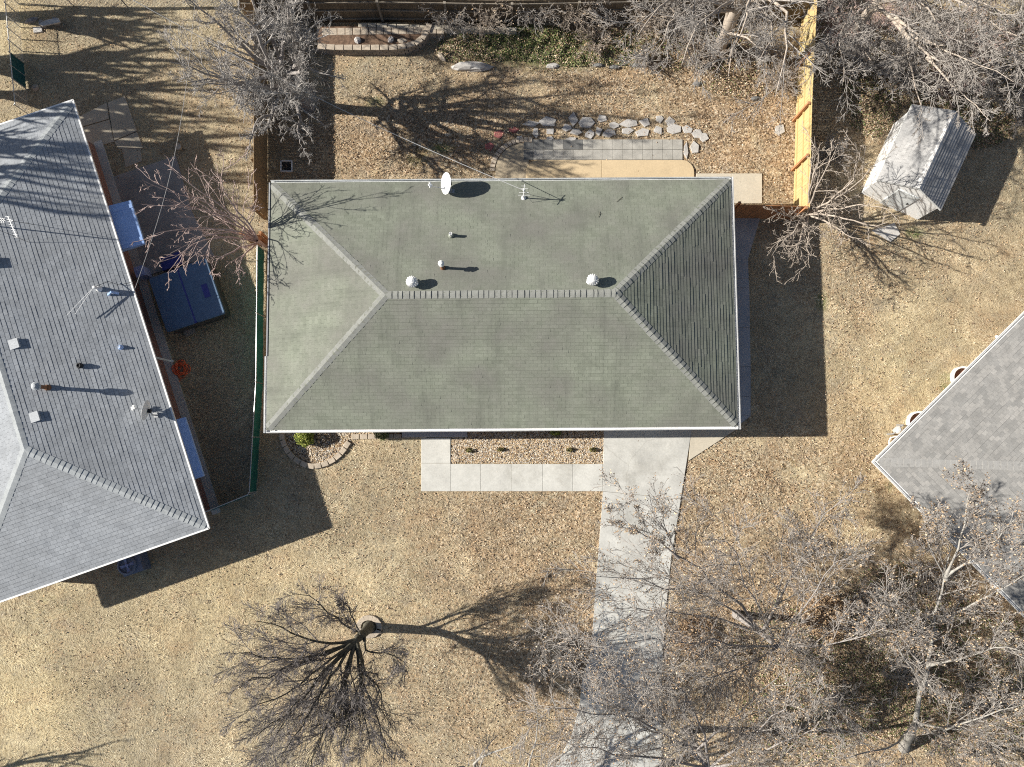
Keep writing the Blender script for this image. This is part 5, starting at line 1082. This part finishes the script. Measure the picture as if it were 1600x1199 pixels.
# F: big trees at the lower right
bF = P(1412, 1168); TF = PL((1412, 1168, 0), (1422, 1150, 2.2), (1430, 1130, 4.2)); LF = [PL((1430, 1130, 4.2), (1438, 1085, 5.2), (1452, 1030, 6.0), (1466, 960, 6.8), (1478, 900, 7.2), (1490, 850, 7.6)), PL((1462, 985, 6.4), (1440, 1000, 7), (1425, 995, 7.4), (1400, 1000, 7.7)), PL((1468, 970, 6.6), (1500, 955, 7.4), (1560, 925, 8.2), (1610, 890, 9)), PL((1447, 1070, 5.2), (1425, 1045, 6.2), (1405, 1015, 7), (1385, 960, 7.8), (1372, 920, 8.2)), PL((1430, 1130, 4.2), (1480, 1140, 6), (1540, 1120, 7.5), (1600, 1100, 9)),
      PL((1478, 900, 7.2), (1500, 850, 8.2), (1512, 790, 8.8), (1520, 740, 9.2)), PL((1430, 1130, 4.2), (1400, 1160, 6), (1340, 1180, 7.5), (1280, 1190, 8.6)), PL((1430, 1130, 4.2), (1500, 1170, 6.5), (1560, 1200, 8)), PL((1478, 900, 7.2), (1540, 860, 8.4), (1600, 800, 9.5)), PL((1478, 905, 7.1), (1450, 850, 8), (1440, 800, 8.6)), PL((1450, 1040, 5.9), (1500, 1030, 7.2), (1560, 1010, 8.6), (1620, 1020, 9.8))]
make_tree('bare_tree', 'large pale limbed tree over the lower right yard, dry leaves clinging to it', bF, LF, .17, LV(14, 10, 9, up=.03, ang=42, w=.14, r=(.42, .52, .6)), 31, M['bark_pale'], M['bark_twig'], trunk=TF, rmin=.0058, leaves=9000, leaf_size=.055, limb_r=[.55, .2, .28, .2, .28, .25, .25, .25, .25, .16, .25])
bF2 = P(1150, 960); TF2 = PL((1150, 960, 0), (1185, 985, 2.4), (1215, 1010, 4.4)); LF2 = [PL((1190, 990, 3), (1215, 940, 4.6), (1243, 890, 5.8), (1262, 845, 6.6), (1280, 812, 7.2), (1318, 780, 7.8)), PL((1185, 985, 2.6), (1150, 940, 4), (1110, 905, 5.2), (1060, 870, 6.2), (1018, 795, 7.2), (1008, 765, 7.6)), PL((1060, 872, 6.1), (1030, 845, 6.8), (995, 830, 7.4), (965, 800, 7.8)), PL((1185, 985, 2.6), (1130, 970, 4.4), (1070, 958, 5.8), (1020, 953, 6.6), (960, 945, 7.4)), PL((1215, 1010, 4.4), (1190, 960, 6), (1160, 900, 7.4), (1140, 850, 8.4), (1120, 805, 9)),
      PL((1215, 1010, 4.4), (1150, 1010, 6), (1080, 1000, 7.4), (1000, 1000, 8.6), (940, 1010, 9.4)), PL((1215, 1010, 4.4), (1240, 970, 6.4), (1290, 900, 8), (1330, 860, 9)), PL((1215, 1010, 4.4), (1260, 1010, 6.4), (1330, 1000, 8.2), (1380, 980, 9.2)), PL((1243, 892, 5.8), (1270, 860, 6.6), (1290, 850, 7.2)), PL((1185, 985, 2.6), (1130, 940, 4.6), (1060, 920, 6.2), (990, 905, 7.6), (930, 890, 8.6)), PL((1215, 1010, 4.4), (1170, 1040, 6), (1100, 1060, 7.2), (1040, 1050, 8.2))]
make_tree('bare_tree', 'leafless tree right of the driveway with dark limbs reaching over the concrete', bF2, LF2, .14, LV(12, 10, 8, up=.02, ang=42, w=.14, r=(.42, .52, .6)), 32, M['bark_grey'], M['bark_twig'], trunk=TF2, rmin=.0058, leaves=9000, leaf_size=.055, limb_r=[.42, .42, .25, .34, .3, .3, .3, .3, .18, .3, .25])
bF3 = P(1070, 1140); TF3 = PL((1070, 1140, 0), (1090, 1170, 2.6), (1108, 1200, 4.6)); LF3 = [PL((1090, 1170, 2.8), (1060, 1160, 4.5), (1000, 1130, 6), (960, 1100, 7), (944, 1090, 7.4)), PL((1108, 1200, 4.6), (1060, 1160, 6), (980, 1120, 7.5), (900, 1110, 8.8), (850, 1115, 9.4)), PL((1090, 1170, 3), (1140, 1130, 5), (1190, 1080, 6.8), (1230, 1040, 8)), PL((1108, 1200, 4.6), (1050, 1190, 6), (960, 1180, 7.5), (880, 1150, 9)), PL((1108, 1200, 4.6), (1100, 1140, 6.5), (1060, 1070, 8.2), (1010, 1030, 9.4)), PL((1108, 1200, 4.6), (1040, 1130, 6.8), (950, 1060, 8.4), (880, 1020, 9.6)), PL((1108, 1200, 4.6), (1160, 1190, 6), (1230, 1160, 7.6), (1290, 1130, 9)), PL((1108, 1200, 4.6), (1180, 1150, 6.8), (1240, 1090, 8.4)), PL((1108, 1200, 4.6), (1180, 1200, 6.4), (1280, 1200, 8.4))]
make_tree('bare_tree', 'leafless tree at the bottom edge beside the driveway, pale fine twigs', bF3, LF3, .13, LV(12, 10, 8, up=.02, ang=42, w=.14, r=(.42, .52, .6)), 36, M['bark_grey'], M['bark_twig'], trunk=TF3, rmin=.0056, leaves=6000, leaf_size=.05, limb_r=.4)
# its neighbour left of the drive, seen only as fine pale twigs and one limb at the bottom edge
bF4 = P(800, 1225); TF4 = PL((800, 1225, 0), (795, 1243, 1.6), (790, 1260, 3.0)); LF4 = [PL((785, 1245, 2), (760, 1215, 3.5), (720, 1195, 4.8), (690, 1205, 5.6)), PL((792, 1252, 2.4), (745, 1215, 3.2), (740, 1190, 4.0), (775, 1172, 4.6), (803, 1163, 5)), PL((790, 1260, 3), (840, 1220, 5.2), (880, 1180, 6.4), (920, 1150, 7.4)), PL((790, 1260, 3), (850, 1230, 5.6), (930, 1200, 7.6)), PL((790, 1262, 3), (830, 1200, 6), (840, 1150, 7.6), (830, 1090, 8.8))]
make_tree('bare_tree', 'leafless tree below the bottom edge left of the driveway, one pale limb showing', bF4, LF4, .2, LV(7, 6, 5, up=.02, ang=45, w=.2, r=(.35, .5, .5, .5)), 37, M['bark_pale'], M['bark_twig'], trunk=TF4, rmin=.0048, limb_r=[.4, .5, .35, .35, .3])
bF5 = P(1560, 1250); L_, T_ = auto_limbs(bF5, 9, 4.5, 12, 35, lean=(-.3, 1.2)); make_tree('bare_tree', 'leafless tree beyond the bottom right corner, pale twigs', bF5, L_, .16, LV(12, 9, 7, up=.03, ang=42, w=.14, r=(.45, .52, .6)), 38, M['bark_pale'], M['bark_twig'], trunk=T_, rmin=.007, leaves=900)
bF7 = P(850, 1010); LF7 = [PL((850, 1010, .3), (845, 1000, 1.5), (835, 985, 2.8), (825, 975, 3.8)), PL((850, 1010, .3), (870, 995, 1.5), (880, 970, 2.6), (885, 950, 3.6)), PL((850, 1010, .3), (845, 1030, 1.6), (835, 1045, 2.8), (822, 1060, 3.8)), PL((850, 1010, .3), (870, 1025, 1.5), (890, 1040, 2.6), (905, 1050, 3.4)), PL((850, 1010, .3), (852, 1012, 2), (850, 1018, 4), (838, 1022, 4.8)), PL((850, 1010, .3), (880, 1005, 1.6), (900, 990, 2.8)), PL((850, 1010, .3), (865, 1040, 2), (860, 1075, 3.4), (850, 1100, 4.2))]
make_tree('bare_tree', 'low pinkish leafless tree left of the driveway, among the shadow of the front tree', bF7, LF7, .05, LV(8, 6, 4, up=.03, ang=42, w=.2), 39, M['bark_tan'], M['twig_silver'], trunk=PL((850, 1010, 0), (850, 1010, .4)), rmin=.0042, leaves=500)
# G: trees outside the frame on the left whose shadows fall across the lawn and the grey roof
for k, (x, y, h, sp, sd) in enumerate(((-75, 22, 6.5, 1.1, 50), (-150, 92, 8.5, 1.5, 51), (-130, 142, 9, 1.4, 55), (-190, 205, 11, 2.2, 52), (-240, 290, 12.5, 2.4, 53), (-160, 1235, 6.5, 2.4, 54))):
    b = P(x, y); L_, T_ = auto_limbs(b, h, sp, 9, sd); make_tree('bare_tree', ['leafless tree beyond the upper left corner', 'leafless tree beyond the left edge, second from the top corner', 'leafless tree beyond the left edge, third from the top corner', 'leafless tree beyond the left edge above the grey roofed house', 'tall leafless tree beyond the left edge level with the grey roof', 'leafless tree beyond the bottom left corner'][k], b, L_, .21 if k < 5 else .12, LV(6, 4, 3, up=.18, ang=27, w=.10), sd, M['bark_grey'], M['bark_twig'], trunk=T_, rmin=.006, limb_r=.95)

# shrubs
def bare_shrub(px, py, h, spread, n, seed, mat, label, group=None, levels=None, leaves=0, lean=(0, 0)):
    b = P(px, py); rd = random.Random(seed); L_ = []
    for i in range(n):
        a = rd.uniform(0, 6.283); r = spread * rd.uniform(.4, 1); z = h * rd.uniform(.6, 1); s = b + Vector((rd.uniform(-.12, .12), rd.uniform(-.12, .12), 0)); e = Vector((b.x + r * math.cos(a) + lean[0], b.y + r * math.sin(a) + lean[1], z * .85)); m = s.lerp(e, .5); m.z = z * .62
        L_.append([s, m, e])
    return make_tree('bare_shrub', label, b, L_, .016, levels or LV(6, 4, 3, up=.0, ang=40, w=.2)[:3], seed, mat, mat, cat='shrub', group=group, trunk=None, rmin=.0045, leaves=leaves, limb_r=1.0)
for i, (x, y, h, sp) in enumerate(((705, 40, 2.0, 1.3), (765, 44, 2.2, 1.3), (835, 34, 2.3, 1.4), (890, 30, 2.3, 1.5), (950, 28, 2.2, 1.4), (1005, 40, 2.2, 1.4), (1060, 52, 2.4, 1.5), (1085, 95, 1.6, 1.3), (1180, 85, 1.8, 1.5), (1215, 130, 1.4, 1.1), (1010, 100, 1.0, 1.0), (930, 70, .9, 1.1))):
    bare_shrub(x, y, h, sp, 26, 100 + i, M['bark_tan'] if i % 2 else M['bark_twig'], 'tangled leafless shrub of arching tan stems along the back bank', 'bare shrubs along the back bank', leaves=150)
for i, (x, y, h, sp) in enumerate(((1300, 60, 2, 1.4), (1345, 110, 1.8, 1.4), (1400, 130, 1.6, 1.4), (1470, 130, 1.7, 1.6), (1545, 150, 1.8, 1.7), (1590, 190, 1.4, 1.4), (1500, 70, 2.2, 1.8), (1580, 60, 2.2, 1.8), (1430, 60, 2.2, 1.8), (1370, 40, 2.0, 1.5), (1290, 250, 1.4, .9))):
    bare_shrub(x, y, h, sp, 26, 140 + i, M['bark_pink'] if i % 3 == 0 else M['bark_twig'], 'tangled leafless shrub in the thicket above the shed', 'bare shrubs above the shed', leaves=260)
for i, (x, y, h, sp) in enumerate(((1340, 930, 1.6, 1.2), (1240, 1010, 1.4, 1.3), (1300, 1090, 1.4, 1.4), (1400, 1060, 1.5, 1.4), (1510, 1070, 1.7, 1.5), (1570, 1010, 1.7, 1.5), (1200, 1130, 1.2, 1.3), (1440, 900, 1.3, 1.2), (1120, 1010, 1.2, 1.0), (1530, 1160, 1.6, 1.5))):
    bare_shrub(x, y, h, sp, 15, 170 + i, M['bark_twig'], 'low leafless shrub under the bare trees of the lower right yard', 'bare shrubs in the lower right yard', leaves=300)

def leafy(name, label, cat, px, py, r, h, n, pal, seed, size=.05, squash=1.0, group=None, mat='evergreen'):
    rng = np.random.default_rng(seed); b = P(px, py); root = thing(name, b, label, cat, group)
    d = norm(rng.normal(size=(n, 3))); rr = rng.uniform(.55, 1.02, n) ** .6; lump = 1 + .16 * np.sin(d[:, 0] * 5 + 1) * np.cos(d[:, 1] * 6) + .1 * np.sin(d[:, 2] * 9)
    C = np.array([b.x, b.y, h * .52]) + d * rr[:, None] * lump[:, None] * np.array([r, r * squash, h * .5]); C[:, 2] = np.maximum(C[:, 2], .03)
    V, F = leafquads(C, n, size, rng, 1.0); npmesh('foliage', V, F, M[mat], root, col=tones(n, pal, rng, .35))
    mb = MB()
    for k in range(5): a = k * 1.3; mb.tube([b, b + Vector((r * .4 * math.cos(a), r * .4 * math.sin(a), h * .6))], [.014, .006], 5)
    mb.build('stem', M['bark_grey'], root); return root
YG = np.array([(.26, .30, .05), (.34, .38, .08), (.16, .20, .04), (.42, .42, .12), (.10, .13, .03)])
leafy('green_shrub', 'round yellow green clipped shrub in the curved bed at the front corner', 'shrub', 480, 683, .36, .75, 3800, YG, 61, .055)
leafy('green_shrub', 'dark green low shrub tucked under the front eave left of the porch', 'shrub', 598, 676, .30, .6, 1500, GRN, 62, .05)
BR = np.array([(.10, .11, .03), (.20, .16, .05), (.24, .22, .08), (.07, .05, .03)])
for i, (x, y, r) in enumerate(((733, 704, .15), (782, 703, .12), (890, 703, .13), (926, 703, .14))):
    leafy('small_plant', 'tiny brownish green plant in the gravel bed, ' + ['leftmost of the row', 'second from the left', 'second from the driveway', 'nearest the driveway'][i], 'plant', x, y, r, .22, 160, BR, 63 + i, .06, .6, 'small plants in the gravel bed')
leafy('small_plant', 'yellowish grass tuft at the shadow edge of the gravel bed', 'plant', 868, 676, .22, .3, 260, YG, 69, .06, .6)
leafy('brown_shrub', 'rusty brown leafed bush under the trees of the lower right yard', 'shrub', 1285, 960, .9, 1.1, 5200, DRY[[0, 1, 3, 5, 6]], 71, .075, mat='leaf')
leafy('brown_shrub', 'rusty brown leafed bush right beside the driveway under the bare tree', 'shrub', 1082, 990, .75, .6, 3000, DRY[[0, 1, 3, 5]], 72, .075, mat='leaf')

# ------------------------------------------------------------------ leaf litter, grass, ground cover
def scatter(n, pred, seed, box=None):
    rng = np.random.default_rng(seed); x0, x1, y0, y1 = box or (-21.5, 21.5, -13.5, 19.5); X = rng.uniform(x0, x1, n); Y = rng.uniform(y0, y1, n); Z = zones(X, Y); keep = rng.uniform(0, 1, n) < pred(X, Y, Z, rng)
    for poly, k in EXCL:
        ins = inpoly(X, Y, poly); keep &= ~(ins & (rng.uniform(0, 1, n) >= k))
    return X[keep], Y[keep], Z[keep], rng
def lumpy(X, Y, s=1.0):
    v = np.sin(X * 1.7 * s + 1.3 * np.sin(Y * 1.1 * s)) * np.cos(Y * 1.9 * s + 1.1 * np.sin(X * .8 * s)) + .6 * np.sin(X * 4.1 * s + Y * 2.3 * s + 2 * np.sin(Y * 1.7)) * np.cos(Y * 3.7 * s - X * 1.9 * s); return np.clip(.5 + .35 * v, 0, 1)
def drift(X, Y): return np.clip(lumpy(X * .55 + 4, Y * .55, 1.0) * 1.5 - .35, 0, 1)
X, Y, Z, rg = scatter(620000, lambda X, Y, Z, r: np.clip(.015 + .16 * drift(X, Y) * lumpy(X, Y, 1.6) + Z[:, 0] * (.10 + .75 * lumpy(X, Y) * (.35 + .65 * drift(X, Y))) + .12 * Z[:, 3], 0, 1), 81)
n = len(X); print('leaves', n); V, F = leafquads(np.stack([X, Y, rg.uniform(.02, .06, n) + .03 * (rg.uniform(0, 1, n) > .9)], 1), n, .06, rg, .45)
npo = npmesh('fallen_leaves', V, F, M['leaf'], col=tones(n, DRY, rg, .3)); tag(npo, 'brown fallen leaves scattered over the lawns and beds', 'leaves', None, 'stuff')
# matted dormant grass: long thin blades lying over each other in a common local direction
GP2 = np.array([(.66, .56, .39), (.76, .66, .48), (.55, .455, .31), (.42, .34, .225), (.82, .74, .57), (.62, .525, .36)])
X, Y, Z, rg = scatter(760000, lambda X, Y, Z, r: np.clip(.98 - .5 * Z[:, 0] - .6 * Z[:, 1] - .3 * Z[:, 3], .1, 1), 82); n = len(X); print('blades', n)
a = 3.0 * np.sin(X * 1.3 + 1.7 * np.sin(Y * .9)) + 2.5 * np.cos(Y * 1.6 - 1.2 * np.sin(X * 1.1)) + rg.normal(0, .55, n); L_ = rg.uniform(.07, .20, n); w_ = rg.uniform(.003, .007, n); h_ = rg.uniform(.012, .045, n); B0 = np.stack([X, Y, rg.uniform(.003, .02, n)], 1); s_ = np.stack([-np.sin(a), np.cos(a), np.zeros(n)], 1) * w_[:, None]; T_ = B0 + np.stack([np.cos(a) * L_, np.sin(a) * L_, h_], 1)
tn = np.repeat(np.clip(.78 + .45 * lumpy(X, Y, .45) * drift(Y, X) + .15 * lumpy(X, Y, 2.1), .5, 1.3)[:, None], 3, 0); cl = tones(n, GP2 * np.array([.985, 1.0, .985]), rg, .15, 3); cl[:, :3] *= tn; q1 = np.clip(lumpy(X, Y, .33) * 1.6 - .5, 0, 1); q2 = np.clip(lumpy(Y + 5, X, .6) * 1.6 - .7, 0, 1); zz = Z[:, 2]
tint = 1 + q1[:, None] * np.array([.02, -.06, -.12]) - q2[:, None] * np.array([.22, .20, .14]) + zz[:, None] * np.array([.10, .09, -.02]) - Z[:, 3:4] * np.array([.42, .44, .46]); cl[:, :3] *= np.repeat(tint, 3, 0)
V = np.stack([B0 - s_, B0 + s_, T_], 1).reshape(-1, 3); F = np.arange(3 * n).reshape(-1, 3); npo = npmesh('dry_grass', V, F, M['grass_blade'], col=cl); tag(npo, 'short tan dormant grass covering the lawns', 'grass', None, 'stuff')
# green and brown ground cover of the banks: leaf clumps raised above the soil
def cover(regions, n, seed, label):
    rng = np.random.default_rng(seed); C = []; K = []
    for (px, py, rx, ry, hh, share, grn) in regions:
        c = P(px, py); m = int(n * share); ang = rng.uniform(0, 6.283, m); rr = np.sqrt(rng.uniform(0, 1, m)); X = c.x + rx * rr * np.cos(ang); Y = c.y + ry * rr * np.sin(ang); hgt = hh * (1 - .6 * rr ** 2) * lumpy(X, Y, 2.2); k = lumpy(X, Y, 1.3) + rng.uniform(-.2, .2, m) < 1.0
        keep = rng.uniform(0, 1, m) < .35 + .65 * lumpy(X + 3, Y, 1.7); C.append(np.stack([X, Y, .02 + hgt * rng.uniform(.5, 1, m)], 1)[keep]); g = rng.uniform(0, 1, m) < grn; K.append(g[keep])
    C = np.concatenate(C); K = np.concatenate(K); V, F = leafquads(C, len(C), .065, rng, .6); t1 = tones(len(C), GRN, rng, .3, 1); t2 = tones(len(C), DRY, rng, .3, 1); t = np.where(K[:, None], t1, t2)
    o = npmesh('ground_cover', V, F, M['evergreen'], col=np.repeat(t, 4, 0)); tag(o, label, 'ground cover', None, 'stuff')
cover([(820, 68, 2.6, .8, .35, .2, .75), (895, 80, 2.4, .7, .35, .17, .6), (970, 78, 2.2, .7, .3, .15, .45), (1060, 80, 2.4, .9, .3, .12, .2), (740, 78, 1.6, .7, .3, .1, .4), (1160, 110, 2.2, 1.2, .3, .12, .15), (1010, 60, 5, .6, .25, .14, .2)], 60000, 83, 'green and brown creeping plants on the bank below the back fence')
cover([(1360, 150, 1.3, 1.8, .45, .2, .25), (1420, 120, 2.2, 1.4, .45, .2, .2), (1520, 190, 1.8, 1.2, .45, .2, .3), (1480, 60, 3.5, 1.4, .4, .2, .2), (1590, 130, 1.6, 1.8, .4, .15, .25), (1310, 60, 1.3, 1.8, .3, .05, .2)], 60000, 84, 'rusty and olive leafed thicket floor above the shed')
cover([(1500, 1060, 3.8, 3.0, .3, .3, .4), (1350, 1060, 3, 2.4, .25, .25, .3), (1420, 940, 2.6, 1.6, .25, .15, .25), (1250, 1120, 2.5, 1.8, .2, .15, .3), (1210, 1000, 2, 1.6, .2, .15, .15)], 70000, 85, 'brown and olive undergrowth in the lower right yard')
print('tree faces', NT[0])
